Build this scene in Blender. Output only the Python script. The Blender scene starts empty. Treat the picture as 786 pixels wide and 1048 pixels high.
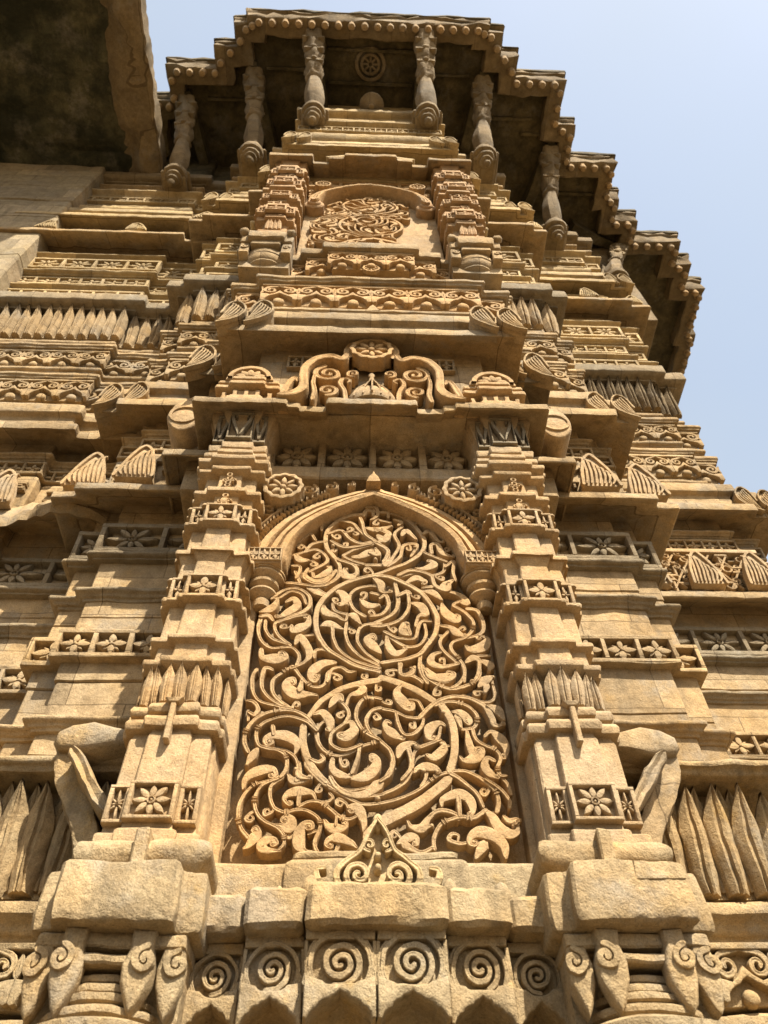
import bpy, math, random
from mathutils import Vector, noise
random.seed(7)
scene = bpy.context.scene
COL = scene.collection
PI = math.pi
GROUND = -1.6          # heights are measured from the eye level of the photographer

# ------------------------------------------------------------------ materials
def new_mat(name):
    m = bpy.data.materials.new(name); m.use_nodes = True
    nt = m.node_tree; nt.nodes.clear()
    return m, nt

def stone(name, a, b, stain=(.13, .09, .05), stain_amt=.35, lichen=.25, bump=.5, dark_amt=.0, dark=(.05, .04, .025), soot=1.0, blocks=0.0):
    m, nt = new_mat(name); N = nt.nodes; L = nt.links
    def nd(t, **k):
        n = N.new(t)
        for q, v in k.items(): setattr(n, q, v)
        return n
    out = nd('ShaderNodeOutputMaterial'); bs = nd('ShaderNodeBsdfPrincipled')
    bs.inputs['Roughness'].default_value = .92
    bs.inputs['Specular IOR Level'].default_value = .15
    L.new(bs.outputs[0], out.inputs[0])
    geo = nd('ShaderNodeNewGeometry'); P = geo.outputs['Position']
    def nz(scale, detail=5, rough=.55, vec=None, dist=0.0):
        n = nd('ShaderNodeTexNoise'); n.inputs['Scale'].default_value = scale
        n.inputs['Detail'].default_value = detail; n.inputs['Roughness'].default_value = rough
        n.inputs['Distortion'].default_value = dist
        L.new(vec or P, n.inputs['Vector']); return n.outputs['Fac']
    def ramp(fac, p0, p1, c0=(0, 0, 0, 1), c1=(1, 1, 1, 1)):
        r = nd('ShaderNodeValToRGB'); e = r.color_ramp.elements
        e[0].position = p0; e[1].position = p1; e[0].color = c0; e[1].color = c1
        L.new(fac, r.inputs[0]); return r.outputs[0]
    def mix(fac, c1, c2, typ='MIX', f=None):
        x = nd('ShaderNodeMix', data_type='RGBA', blend_type=typ)
        if fac is None: x.inputs[0].default_value = f
        else: L.new(fac, x.inputs[0])
        for s, c in ((6, c1), (7, c2)):
            if isinstance(c, tuple): x.inputs[s].default_value = (*c, 1)
            else: L.new(c, x.inputs[s])
        return x.outputs[2]
    def mul(s, k):
        q = nd('ShaderNodeMath', operation='MULTIPLY'); L.new(s, q.inputs[0]); q.inputs[1].default_value = k
        return q.outputs[0]
    c = mix(ramp(nz(1.7, 8, .7), .40, .60), a, b)
    c = mix(None, c, ramp(nz(13, 8, .75), .30, .72, (.68, .65, .60, 1), (1.16, 1.15, 1.12, 1)), 'MULTIPLY', 1.0)
    c = mix(mul(ramp(nz(5.5, 9, .72, dist=.6), .47, .68), stain_amt), c, stain)
    if blocks > 0:
        cx = nd('ShaderNodeSeparateXYZ'); L.new(P, cx.inputs[0])
        cv = nd('ShaderNodeCombineXYZ'); L.new(cx.outputs[0], cv.inputs[0]); L.new(cx.outputs[2], cv.inputs[1])
        wob = nd('ShaderNodeMix', data_type='RGBA'); wob.inputs[0].default_value = .012
        nzc = nd('ShaderNodeTexNoise'); nzc.inputs['Scale'].default_value = 6; L.new(P, nzc.inputs['Vector'])
        L.new(cv.outputs[0], wob.inputs[6]); L.new(nzc.outputs['Color'], wob.inputs[7])
        bt = nd('ShaderNodeTexBrick'); L.new(wob.outputs[2], bt.inputs['Vector'])
        for k, v in (('Scale', 1), ('Mortar Size', .0035), ('Mortar Smooth', .3), ('Brick Width', .58), ('Row Height', .29), ('Bias', 0)): bt.inputs[k].default_value = v
        bt.inputs['Color1'].default_value = (.70, .69, .68, 1); bt.inputs['Color2'].default_value = (1.22, 1.19, 1.14, 1); bt.inputs['Mortar'].default_value = (.38, .34, .30, 1)
        c = mix(None, c, bt.outputs[0], 'MULTIPLY', blocks)
    # ochre lichen patches
    c = mix(mul(ramp(nz(3.1, 7, .7), .60, .70), lichen), c, (.38, .22, .045))
    # grey weathering crust
    c = mix(mul(ramp(nz(2.3, 9, .72), .53, .64), .50 * soot), c, (.24, .21, .165))
    # vertical rain streaks
    mp = nd('ShaderNodeMapping'); mp.inputs['Scale'].default_value = (6, 6, .7); L.new(P, mp.inputs[0])
    c = mix(mul(ramp(nz(1.6, 6, .6, vec=mp.outputs[0]), .56, .72), .45 * soot), c, (.085, .066, .042))
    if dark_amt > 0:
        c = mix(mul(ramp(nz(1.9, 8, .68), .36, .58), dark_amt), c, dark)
    # grain
    g = nz(170, 3, .7)
    c = mix(None, c, ramp(g, .30, .70, (.74, .72, .68, 1), (1.16, 1.15, 1.12, 1)), 'MULTIPLY', 1.0)
    pit = ramp(nz(60, 4, .7), .30, .40, (.45, .42, .38, 1), (1, 1, 1, 1))
    c = mix(None, c, pit, 'MULTIPLY', .7)
    L.new(c, bs.inputs['Base Color'])
    # bump
    def add(p, q):
        x = nd('ShaderNodeMath', operation='ADD'); L.new(p, x.inputs[0]); L.new(q, x.inputs[1]); return x.outputs[0]
    h = add(add(mul(g, .35), mul(nz(45, 5, .65), .9)), mul(nz(11, 6, .6), 1.6))
    bp = nd('ShaderNodeBump'); bp.inputs['Strength'].default_value = bump; bp.inputs['Distance'].default_value = .016
    L.new(h, bp.inputs['Height']); L.new(bp.outputs[0], bs.inputs['Normal'])
    return m

M = dict(
    warm=stone('sandstone_warm', (0.420, 0.280, 0.140), (0.362, 0.272, 0.170), stain_amt=.40, lichen=.16, soot=.7),
    carve=stone('sandstone_carved', (0.430, 0.268, 0.120), (0.388, 0.271, 0.150), stain_amt=.32, lichen=.10, bump=.5, soot=.5),
    red=stone('sandstone_rosy', (0.404, 0.243, 0.121), (0.378, 0.261, 0.149), stain_amt=.40, lichen=.10, bump=.55, soot=.6),
    wall=stone('sandstone_wall', (0.357, 0.250, 0.129), (0.333, 0.256, 0.160), stain_amt=.50, lichen=.22, soot=1.1, blocks=.8),
    grey=stone('sandstone_greyed', (0.267, 0.209, 0.133), (0.213, 0.180, 0.128), stain_amt=.6, lichen=.10, soot=1.1, blocks=.8),
    yellow=stone('sandstone_yellow', (0.437, 0.326, 0.169), (0.390, 0.301, 0.177), stain_amt=.35, lichen=.2, soot=.6, blocks=.8),
    ledge=stone('sandstone_ledge', (0.379, 0.265, 0.135), (0.323, 0.256, 0.159), stain_amt=.55, lichen=.5, bump=.65, soot=1.1),
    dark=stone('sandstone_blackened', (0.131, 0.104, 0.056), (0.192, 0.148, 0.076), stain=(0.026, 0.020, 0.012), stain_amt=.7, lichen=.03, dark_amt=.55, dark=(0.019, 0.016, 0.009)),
    mid=stone('sandstone_browned', (0.225, 0.164, 0.088), (0.262, 0.200, 0.121), stain_amt=.6, lichen=.12, dark_amt=.3, blocks=.8),
    plaster=stone('old_plaster', (0.339, 0.275, 0.174), (0.294, 0.240, 0.166), stain_amt=.45, lichen=.1, blocks=.8),
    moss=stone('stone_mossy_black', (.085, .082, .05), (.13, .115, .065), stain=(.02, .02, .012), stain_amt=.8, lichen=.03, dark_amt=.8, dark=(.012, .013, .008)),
)

# ------------------------------------------------------------------ mesh builder
class MB:
    def __init__(s): s.v = []; s.f = []
    def add(s, vs, fs):
        k = len(s.v); s.v += vs; s.f += [tuple(i + k for i in f) for f in fs]
    def rows(s, rows, closed=False, cap=(False, False)):
        n = len(rows[0]); k = len(s.v)
        for r in rows: s.v += [tuple(p) for p in r]
        m = n if closed else n - 1
        for j in range(len(rows) - 1):
            for i in range(m):
                a = k + j * n + i; b = k + j * n + (i + 1) % n
                s.f.append((a, b, b + n, a + n))
        if cap[0]: s.f.append(tuple(k + i for i in reversed(range(n))))
        if cap[1]: s.f.append(tuple(k + (len(rows) - 1) * n + i for i in range(n)))
    def merge(s, o, fn=None):
        s.add([fn(p) for p in o.v] if fn else list(o.v), o.f)

def link(name, parent=None, loc=(0, 0, 0), data=None):
    o = bpy.data.objects.new(name, data); COL.objects.link(o)
    w = Vector(loc)
    o['_'] = 0; del o['_']
    if parent is not None:
        o.parent = parent
        o.location = w - WORLD[parent.name]
    else: o.location = w
    WORLD[o.name] = w
    return o
WORLD = {}

def obj(name, mb, mat, parent=None, loc=(0, 0, 0), wear=.0035, label=None, smooth=38):
    """one mesh object; mb holds scene coordinates, loc becomes the origin"""
    lx, ly, lz = loc
    vs = []
    if wear:
        nv = noise.noise_vector
        for p in mb.v:
            q = Vector(p)
            d = nv(q * 5.3) * wear * 1.1 + nv(q * 17.0) * wear * .9 + nv(q * 47.0) * wear * .55
            vs.append((q.x + d.x - lx, q.y + d.y - ly, q.z + d.z - lz))
    else: vs = [(p[0] - lx, p[1] - ly, p[2] - lz) for p in mb.v]
    me = bpy.data.meshes.new(name); me.from_pydata(vs, [], mb.f); me.update()
    if smooth:
        for p in me.polygons: p.use_smooth = True
        me.set_sharp_from_angle(angle=math.radians(smooth))
    me.materials.append(M[mat])
    o = link(name, parent, loc, me)
    if label: o['label'] = label
    return o

# ---------- swept blocks over a stepped plan
def chamfer_prof(pr, r):
    if r <= 0: return pr
    out = [pr[0]]
    for i in range(1, len(pr) - 1):
        a, b, c = Vector(pr[i - 1]), Vector(pr[i]), Vector(pr[i + 1])
        d1 = a - b; d2 = c - b
        if d1.length < 1e-6 or d2.length < 1e-6: continue
        if abs(d1.normalized().dot(d2.normalized())) > .97: out.append(tuple(b)); continue
        q = min(r, d1.length * .45, d2.length * .45)
        p1 = b + d1.normalized() * q; p2 = b + d2.normalized() * q
        out += [tuple(p1), tuple((p1 + p2 + 2 * b) / 4), tuple(p2)]
    out.append(pr[-1]); return out

def off_plan(pl, o, yonly=False):
    if yonly:
        n = len(pl)
        return [(x + (-o if i < 2 else o if i > n - 3 else 0), y - (o if 0 < i < n - 1 else 0)) for i, (x, y) in enumerate(pl)]
    res = []; n = len(pl)
    nrm = []
    for i in range(n - 1):
        dx, dy = pl[i + 1][0] - pl[i][0], pl[i + 1][1] - pl[i][1]; l = math.hypot(dx, dy) or 1
        nrm.append((dy / l, -dx / l))
    for i in range(n):
        if i == 0: q = nrm[0]
        elif i == n - 1: q = nrm[-1]
        else:
            a, b = nrm[i - 1], nrm[i]; k = 1 + a[0] * b[0] + a[1] * b[1]
            q = ((a[0] + b[0]) / k, (a[1] + b[1]) / k) if k > .05 else b
        res.append((pl[i][0] + q[0] * o, pl[i][1] + q[1] * o))
    return res

def stack(mb, plan, prof, d=.07, r=.010, c=.010, yonly=False):
    prof = chamfer_prof(prof, r)
    base = plan; ns = []
    for i in range(len(base) - 1):
        l = math.hypot(base[i + 1][0] - base[i][0], base[i + 1][1] - base[i][1])
        first = i in (0, len(base) - 2) and len(base) > 2
        ns.append(2 if first else max(1, int(l / d)))
    rows = []
    for o, z in prof:
        p = off_plan(base, o, yonly); loop = []
        for i in range(len(p) - 1):
            (x0, y0), (x1, y1) = p[i], p[i + 1]; l = math.hypot(x1 - x0, y1 - y0) or 1e-6
            t0 = min(.3, c / l)
            for k in range(ns[i] + 1):
                t = t0 + (1 - 2 * t0) * k / ns[i]
                loop.append((x0 + (x1 - x0) * t, y0 + (y1 - y0) * t, z))
        rows.append(loop)
    mb.rows(rows, True, (True, True))

def rbox(mb, x0, x1, y0, y1, z0, z1, c=.008, d=.08):
    stack(mb, [(x0, y1), (x0, y0), (x1, y0), (x1, y1)], [(-c, z0), (0, z0 + c), (0, z1 - c), (-c, z1)], d=d, r=0, c=c)

def box(mb, x0, x1, y0, y1, z0, z1):
    mb.add([(x0, y0, z0), (x1, y0, z0), (x1, y1, z0), (x0, y1, z0), (x0, y0, z1), (x1, y0, z1), (x1, y1, z1), (x0, y1, z1)],
           [(0, 3, 2, 1), (4, 5, 6, 7), (0, 1, 5, 4), (1, 2, 6, 5), (2, 3, 7, 6), (3, 0, 4, 7)])

def lathe(mb, cx, cy, prof, n=20, lean=(0, 0), a0=0.0, a1=2 * PI, sy=1.0):
    z0 = prof[0][1]; z1 = prof[-1][1]; rows = []; full = abs(a1 - a0 - 2 * PI) < 1e-6
    m = n if full else n + 1
    for r, z in prof:
        t = (z - z0) / ((z1 - z0) or 1)
        rows.append([(cx + lean[0] * t + r * math.cos(a0 + (a1 - a0) * i / n), cy + lean[1] * t + sy * r * math.sin(a0 + (a1 - a0) * i / n), z) for i in range(m)])
    mb.rows(rows, full, (True, True))

# ---------- relief carving on a plane that faces the viewer (x = u, z = v, towards -y = height)
def cat(pts, k=5):
    n = len(pts)
    if n < 3:
        return [tuple(pts[0][j] + (pts[1][j] - pts[0][j]) * i / k for j in range(len(pts[0]))) for i in range(k + 1)]
    out = []
    for i in range(n - 1):
        p0 = pts[max(i - 1, 0)]; p1 = pts[i]; p2 = pts[i + 1]; p3 = pts[min(i + 2, n - 1)]
        for s in range(k):
            t = s / k
            out.append(tuple(.5 * ((2 * b) + (-a + c) * t + (2 * a - 5 * b + 4 * c - d) * t * t + (-a + 3 * b - 3 * c + d) * t ** 3)
                             for a, b, c, d in zip(p0, p1, p2, p3)))
    out.append(tuple(pts[-1])); return out

SEC = [(-.5, 0), (-.5, .86), (-.44, .97), (-.30, 1.0), (0, .955), (.30, 1.0), (.44, .97), (.5, .86), (.5, 0)]
def ribbon(mb, pts, y, h, k=5, base=-.004, sec=SEC, fn=None):
    p = cat(pts, k); rows = []; n = len(p)
    for i in range(n):
        a = p[max(i - 1, 0)]; b = p[min(i + 1, n - 1)]
        dx, dz = b[0] - a[0], b[1] - a[1]; l = math.hypot(dx, dz) or 1e-6
        nx, nz = -dz / l, dx / l; w = max(p[i][2], .002)
        rows.append([(p[i][0] + nx * w * s, y - (base + (h - base) * q), p[i][1] + nz * w * s) for s, q in sec])
    # rounded ends
    def end(r, sgn):
        q = p[0] if sgn < 0 else p[-1]; e = p[1] if sgn < 0 else p[-2]
        dx, dz = q[0] - e[0], q[1] - e[1]; l = math.hypot(dx, dz) or 1e-6; w = q[2] * .42
        cx, cz = q[0] + dx / l * w, q[1] + dz / l * w
        return [(cx + (v[0] - q[0]) * .45, v[1] if True else 0, cz + (v[2] - q[1]) * .45) for v in r]
    rows = [end(rows[0], -1)] + rows + [end(rows[-1], 1)]
    if fn: rows = [[fn(v) for v in r] for r in rows]
    mb.rows(rows, False, (True, True))

def poly(mb, pts, y, h, base=-.004, c=.005):
    """outline (u, v) raised to h with a softened rim"""
    n = len(pts); cx = sum(q[0] for q in pts) / n; cz = sum(q[1] for q in pts) / n
    def ring(hh, ins):
        out = []
        for i in range(n):
            a, b, d = pts[i - 1], pts[i], pts[(i + 1) % n]
            e1 = Vector((b[0] - a[0], b[1] - a[1])); e2 = Vector((d[0] - b[0], d[1] - b[1]))
            if e1.length < 1e-7: e1 = e2
            if e2.length < 1e-7: e2 = e1
            e1.normalize(); e2.normalize(); t = e1 + e2
            if t.length < .2: t = e1
            t.normalize(); nn = Vector((-t.y, t.x)) * (ins * sgn)
            out.append((b[0] + nn.x, y - hh, b[1] + nn.y))
        return out
    area = sum(pts[i - 1][0] * pts[i][1] - pts[i][0] * pts[i - 1][1] for i in range(n)); sgn = 1 if area > 0 else -1
    mb.rows([ring(base, 0), ring(h - c, 0), ring(h - c * .3, c * .4), ring(h, c)], True, (False, True))

def dome(mb, pts, y, h, base=-.004, steps=((0, 1), (.55, 1), (.8, .86), (.95, .6), (1, .25))):
    n = len(pts); cx = sum(q[0] for q in pts) / n; cz = sum(q[1] for q in pts) / n
    mb.rows([[(cx + (q[0] - cx) * s, y - (base + (h - base) * t), cz + (q[1] - cz) * s) for q in pts] for t, s in steps], True, (False, True))

def circ(cx, cz, r, n=20, a=0): return [(cx + r * math.cos(a + 2 * PI * i / n), cz + r * math.sin(a + 2 * PI * i / n)) for i in range(n)]
def petal(cx, cz, ang, r0, r1, w, n=6):
    ca, sa = math.cos(ang), math.sin(ang); L = []; R = []
    for i in range(n + 1):
        t = i / n; q = math.sin(PI * min(1, t ** .85)) ** .7 * w / 2
        x = r0 + (r1 - r0) * t
        L.append((x, q)); R.append((x, -q))
    pts = L + R[::-1][1:-1]
    return [(cx + x * ca - z * sa, cz + x * sa + z * ca) for x, z in pts]
def ringrib(mb, cx, cz, r, w, y, h, n=28, a0=0, a1=2 * PI):
    pts = [(cx + r * math.cos(a0 + (a1 - a0) * i / n), cz + r * math.sin(a0 + (a1 - a0) * i / n), w) for i in range(n + 1)]
    rows = []
    for i in range(n + 1):
        a = a0 + (a1 - a0) * i / n; ca, sa = math.cos(a), math.sin(a)
        rows.append([(cx + (r + w * s) * ca, y - (-.004 + (h + .004) * q), cz + (r + w * s) * sa) for s, q in SEC])
    mb.rows(rows, False)
def bar(mb, u0, u1, v0, v1, y, h, c=.004): poly(mb, [(u0, v0), (u1, v0), (u1, v1), (u0, v1)], y, h, c=c)
def spiral(cx, cz, r, turns, a, w, sgn=1, n=None, wend=None, rend=.12):
    n = n or int(turns * 9); out = []
    for i in range(n + 1):
        t = i / n; rr = r * (1 - t) + r * rend * t; an = a + sgn * turns * 2 * PI * t
        out.append((cx + rr * math.cos(an), cz + rr * math.sin(an), w + ((wend or w) - w) * t))
    return out

FLAT = ((0, 1), (.86, 1), (.96, .9), (1, .62))
def cross_cell(mb, u0, u1, v0, v1, y, h, fr=.012):
    """pierced square with a four petalled star"""
    cx, cz = (u0 + u1) / 2, (v0 + v1) / 2; ru, rv = (u1 - u0) / 2, (v1 - v0) / 2
    k0 = random.uniform(-.08, .08)
    for a in range(4):
        r1 = (ru if a % 2 == 0 else rv) * 1.04
        dome(mb, petal(cx, cz, a * PI / 2 + k0, r1 * .05, r1, min(ru, rv) * random.uniform(.48, .6)), y, h * random.uniform(.82, .92), steps=FLAT)
    for a in range(4):
        r1 = math.hypot(ru, rv) * .55
        dome(mb, petal(cx, cz, math.atan2(rv, ru) * (1 if a % 2 == 0 else -1) + (PI if a > 1 else 0), 0, r1, min(ru, rv) * .28), y, h * .7, steps=FLAT)
    dome(mb, circ(cx, cz, min(ru, rv) * .2, 8), y, h * .97)

def frame_cells(mb, xa, xb, z0, z1, y, h, n, cell, fr=.016, top=None):
    """row of n recessed cells in a flat frame; y is the recessed plane"""
    t = top or fr
    bar(mb, xa, xb, z0, z0 + t, y, h); bar(mb, xa, xb, z1 - t, z1, y, h)
    w = (xb - xa - fr) / n
    for i in range(n + 1): bar(mb, xa + i * w, xa + i * w + fr, z0 + t - .001, z1 - t + .001, y, h * .985)
    for i in range(n): cell(mb, xa + i * w + fr, xa + (i + 1) * w, z0 + t, z1 - t, y, h)

def rosette_cell(mb, u0, u1, v0, v1, y, h):
    cx, cz = (u0 + u1) / 2, (v0 + v1) / 2; r = min(u1 - u0, v1 - v0) / 2
    sx = (u1 - u0) / 2; sz = (v1 - v0) / 2
    for k in range(8):
        a = k * PI / 4 + .02
        R = min(sx / (abs(math.cos(a)) + 1e-6), sz / (abs(math.sin(a)) + 1e-6), max(sx, sz) * 1.02) * .98
        dome(mb, petal(cx, cz, a, r * .18, R, r * .42), y, h * (.82 + .1 * random.random()), steps=((0, 1), (.75, 1), (.93, .8), (1, .35)))
    ringrib(mb, cx, cz, r * .22, r * .12, y, h * .95, 12)
    dome(mb, circ(cx, cz, r * .12, 8), y, h * .9)

def wheel(mb, cx, cz, r, y, h):
    lob = [(cx + r * (1 + .04 * math.cos(12 * a)) * math.cos(a), cz + r * (1 + .04 * math.cos(12 * a)) * math.sin(a)) for a in [2 * PI * i / 72 for i in range(72)]]
    poly(mb, lob, y, h * .72, c=.004)
    rows = []
    for i in range(73):
        a = 2 * PI * i / 72; k = 1 + .04 * math.cos(12 * a); ca, sa = math.cos(a), math.sin(a)
        rows.append([(cx + r * k * q * ca, y - hh, cz + r * k * q * sa) for q, hh in ((1, h * .7), (1, h * .97), (.95, h), (.83, h), (.79, h * .96), (.79, h * .7))])
    mb.rows(rows)
    for k in range(8): dome(mb, petal(cx, cz, k * PI / 4, r * .15, r * .82, r * .26), y - h * .7, h * .27)
    dome(mb, circ(cx, cz, r * .17, 10), y - h * .7, h * .3)

def scallop_band(mb, xa, xb, z0, z1, y, n, h=.05):
    """spirals over a cusped lower edge; y recessed plane"""
    H = z1 - z0; w = (xb - xa) / n
    bar(mb, xa, xb, z1 - H * .11, z1, y, h)
    for i in range(n):
        cx = xa + (i + .5) * w
        for s in (-1, 1):
            ribbon(mb, [(cx, z1 - H * .10, w * .08)] + spiral(cx + s * w * .25, z0 + H * .62, w * .195, 1.3, PI / 2, w * .095, -s, 12, w * .075, .22), y, h * (.9 + .1 * random.random()), 2)
            ribbon(mb, [(cx + s * w * .5, z0 + H * .80, w * .05), (cx + s * w * .46, z0 + H * .62, w * .07), (cx + s * w * .49, z0 + H * .45, w * .06)], y, h * .9, 3)
            pass
        e = [(1, .06), (.90, .02), (.76, .05), (.70, .17), (.60, .23), (.50, .27), (.42, .30), (.26, .33), (.16, .38), (0, .44)]
        up = [(-1, .42), (-.75, .40), (-.5, .36), (-.25, .44), (0, .62), (.25, .44), (.5, .36), (.75, .40), (1, .42)]
        poly(mb, [(cx + w * .5 * u, z0 + H * v) for u, v in up + e] + [(cx - w * .5 * u, z0 + H * v) for u, v in e[-2:0:-1]] + [(cx - w * .5, z0 + H * .06)], y, h * .93, c=.004)
        dome(mb, circ(cx, z0 + H * .10, H * .15, 12), y, h * .8)

def leaf(mb, cx, y, z0, z1, w, o0, o1, b=.025, lean=0.0, th=.03, nt=10):
    R = []
    for i in range(nt + 1):
        t = i / nt
        ww = w * .5 * (.70 + .30 * math.sin(PI * min(1, t * .95)))
        if t > .60: ww *= max(0, 1 - ((t - .60) / .40) ** 2.1)
        ww = max(ww, .0015)
        z = z0 + (z1 - z0) * t; oo = o0 + (o1 - o0) * (.75 * t ** 2.4 + .25 * max(0, (t - .72) / .28) ** 1.5)
        row = []; br = []
        for s in (-1, -.75, -.4, -.12, 0, .12, .4, .75, 1):
            bul = b * (1 - abs(s) ** 1.6) * math.sin(PI * min(1, .22 + .78 * t)) ** .7 - (b * .42 if abs(s) == .12 else 0) * (1 - t * .6)
            x = cx + lean * t + ww * s
            row.append((x, y - oo - bul, z - .012 * abs(s) * t)); br.append((x, y - oo + th, z - .012 * abs(s) * t))
        R.append(row + br[::-1])
    mb.rows(R, True, (True, True))

def leaf_row(mb, xa, xb, y, z0, z1, n, o0, o1, b=.025, th=.03, k=1.06):
    w = (xb - xa) / n
    for i in range(n + 1):
        if 0 < i < n: leaf(mb, xa + i * w, y + b * .7, z0 + (z1 - z0) * .05, z1 + .002, w * .9, o0, o1 - .02, b * .6, random.uniform(-.01, .01), th)
    for i in range(n):
        leaf(mb, xa + (i + .5) * w, y, z0, z1 - (z1 - z0) * (random.uniform(0, .05) if random.random() > .12 else random.uniform(.1, .2)), w * k * random.uniform(.92, 1.02), o0, o1 + random.uniform(-.014, .008), b, random.uniform(-.012, .012), th)

def shell_leaf(mb, cx, cz, r, y, s=1, h=.05, ang=None, kz=1.75):
    """half palmette on a corner: rounded head, nested ribs sweeping to a low outer tip"""
    a = math.radians(128 if ang is None else ang)
    ax, az = math.cos(a), math.sin(a)                       # tip -> head, for the right-hand side
    def T(l, t): return (cx + s * (ax * l - az * t) * r, cz + (az * l + ax * t) * r * kz)
    prof = [(-1.25, 0), (-.95, .20), (-.55, .46), (-.05, .68), (.35, .74), (.68, .62), (.88, .36), (.95, 0)]
    up = [T(l, t) for l, t in prof]; dn = [T(l, -t * .82) for l, t in prof[1:-1]][::-1]
    out = [(q[0], q[1]) for q in cat([(p[0], p[1], 0) for p in up + dn + [up[0]]], 3)][:-1]
    poly(mb, out, y, h * .5, base=-.06, c=.006)
    rim = up + dn[:-1]
    ribbon(mb, [(p[0], p[1], r * .15) for p in rim], y - h * .48, h * .5, 3)
    for k in range(5):
        t = -.46 + .235 * k
        P = [T(-1.0, t * .12), T(-.5, t * .55 + .10), T(.05, t * .95 + .12), T(.48, t + .05), T(.62 - .1 * abs(t), t - .08), T(.48, t - .13)]
        ribbon(mb, [(p[0], p[1], r * w) for p, w in zip(P, (.07, .11, .13, .12, .10, .08))], y - h * .48, h * (.40 + .02 * k), 3)

# ------------------------------------------------------------------ the minaret
root = link('minaret', None, (0, 4.0, GROUND))
root['label'] = 'golden sandstone minaret carved in stepped bands with vine niche and bracketed balcony'
root['category'] = 'minaret'

def mirror(pl): return [(-x, y) for x, y in reversed(pl)]
PC = [(-.95, 4.6), (-.95, 2.80), (.95, 2.80), (.95, 4.6)]
PU = [(-.97, 4.6), (-.97, 2.56), (-.76, 2.56), (-.76, 2.48), (.76, 2.48), (.76, 2.56), (.97, 2.56), (.97, 4.6)]
PW1 = [(.90, 4.6), (.90, 3.1), (1.57, 3.1), (1.57, 3.17), (1.73, 3.17), (1.73, 4.6)]
PA = [(.80, 3.6), (.80, 2.76), (1.13, 2.76), (1.13, 3.6)]
PR = [(1.60, 6.0), (1.60, 3.95), (2.90, 3.95), (2.90, 4.03), (3.14, 4.03), (3.14, 6.0)]
PR2 = [(3.0, 7.0), (3.0, 4.9), (3.85, 4.9), (3.85, 7.0)]
PR3 = [(3.0, 7.0), (3.0, 4.45), (4.05, 4.45), (4.05, 7.0)]
PL = [(-3.95, 4.6), (-3.95, 3.32), (-2.36, 3.32), (-2.36, 3.40), (-1.6, 3.40), (-1.6, 4.6)]

def wall(name, plan, z0, z1, mat, step=.42, wear=.005):
    mb = MB(); pr = [(-.03, z0)]; z = z0
    while z < z1 - .2:
        zn = min(z1, z + step * random.uniform(.8, 1.2)); o = random.uniform(-.006, .004)
        pr += [(o - .008, z + .002), (o, z + .008), (o, (z + zn) / 2), (o, zn - .006), (o - .008, zn)]; z = zn
    pr.append((-.03, z1)); stack(mb, plan, pr, d=.09, r=0)
    return obj(name, mb, mat, root, (plan[1][0], plan[1][1], z0), wear)

def fronts(plan, o):
    p = off_plan(plan, o)
    return [(p[i][0], p[i + 1][0], p[i][1]) for i in range(len(p) - 1) if abs(p[i][1] - p[i + 1][1]) < 1e-4 and p[i + 1][0] - p[i][0] > .05]

def part(name, mb, mat, plan, z, **k): return obj(name, mb, mat, k.pop('parent', root), (sum(q[0] for q in plan) / len(plan), plan[1][1], z), **k)

def moulding(plan, z0, z1, o, mat, kind=0, wear=.006, d=.06):
    mb = MB(); h = z1 - z0
    f = min(.022, h * .2)
    if kind == 0: pr = [(-.06, z0), (o * .55, z0), (o * .55, z0 + f), (o * .8, z0 + f + .002), (o, z0 + f * 2), (o, z1 - f), (o * .72, z1 - f * .7), (o * .72, z1), (-.06, z1)]
    elif kind == 1: pr = [(-.06, z0), (o * .2, z0), (o * .25, z0 + h * .2), (o * .5, z0 + h * .25), (o * .6, z0 + h * .42), (o, z0 + h * .55), (o, z0 + h * .82), (o * .6, z0 + h * .86), (o * .5, z1), (-.06, z1)]
    elif kind == 2: pr = [(-.06, z0), (o * .85, z0), (o * .88, z0 + f), (o, z0 + f * 1.2), (o, z0 + h * .48), (o * .8, z0 + h * .52), (o * .1, z1), (-.06, z1)]           # weathered sloping top
    elif kind == 3: pr = [(-.06, z0)] + [(o * math.sin(PI * (i + .5) / 8) ** .6, z0 + h * (i + .5) / 8) for i in range(8)] + [(-.06, z1)]
    stack(mb, plan, pr, d=d, r=.012 if kind != 3 else 0)
    return part('moulding', mb, mat, plan, z0, wear=wear)

def flower_band(plan, z0, z1, o, mat, cw=.17, depth=.055, cell=cross_cell, name='flower_band', wear=.004):
    mb = MB(); stack(mb, plan, [(-.05, z0), (o, z0), (o, z0 + .02), (o - depth, z0 + .02), (o - depth, z1 - .02), (o, z1 - .02), (o, z1), (-.05, z1)], d=.08, r=.006)
    for xa, xb, y in fronts(plan, o - depth):
        n = max(1, round((xb - xa) / cw)); frame_cells(mb, xa - depth * .9, xb + depth * .9, z0 + .004, z1 - .004, y, depth, n, cell, fr=min(.03, cw * .13))
    return part(name, mb, mat, plan, z0, wear=wear)

def rosette_band(plan, z0, z1, o, mat): return flower_band(plan, z0, z1, o, mat, cw=(z1 - z0) * 1.25, depth=.06, cell=rosette_cell, name='rosette_band')

def scalloped(plan, z0, z1, o, mat, cw=.24):
    mb = MB(); stack(mb, plan, [(-.05, z0), (o - .05, z0), (o - .05, z1), (-.05, z1)], d=.08, r=.006)
    for xa, xb, y in fronts(plan, o - .05):
        scallop_band(mb, xa - .04, xb + .04, z0, z1, y, max(1, round((xb - xa) / cw)), .05)
    return part('scalloped_band', mb, mat, plan, z0, wear=.004)

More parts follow.
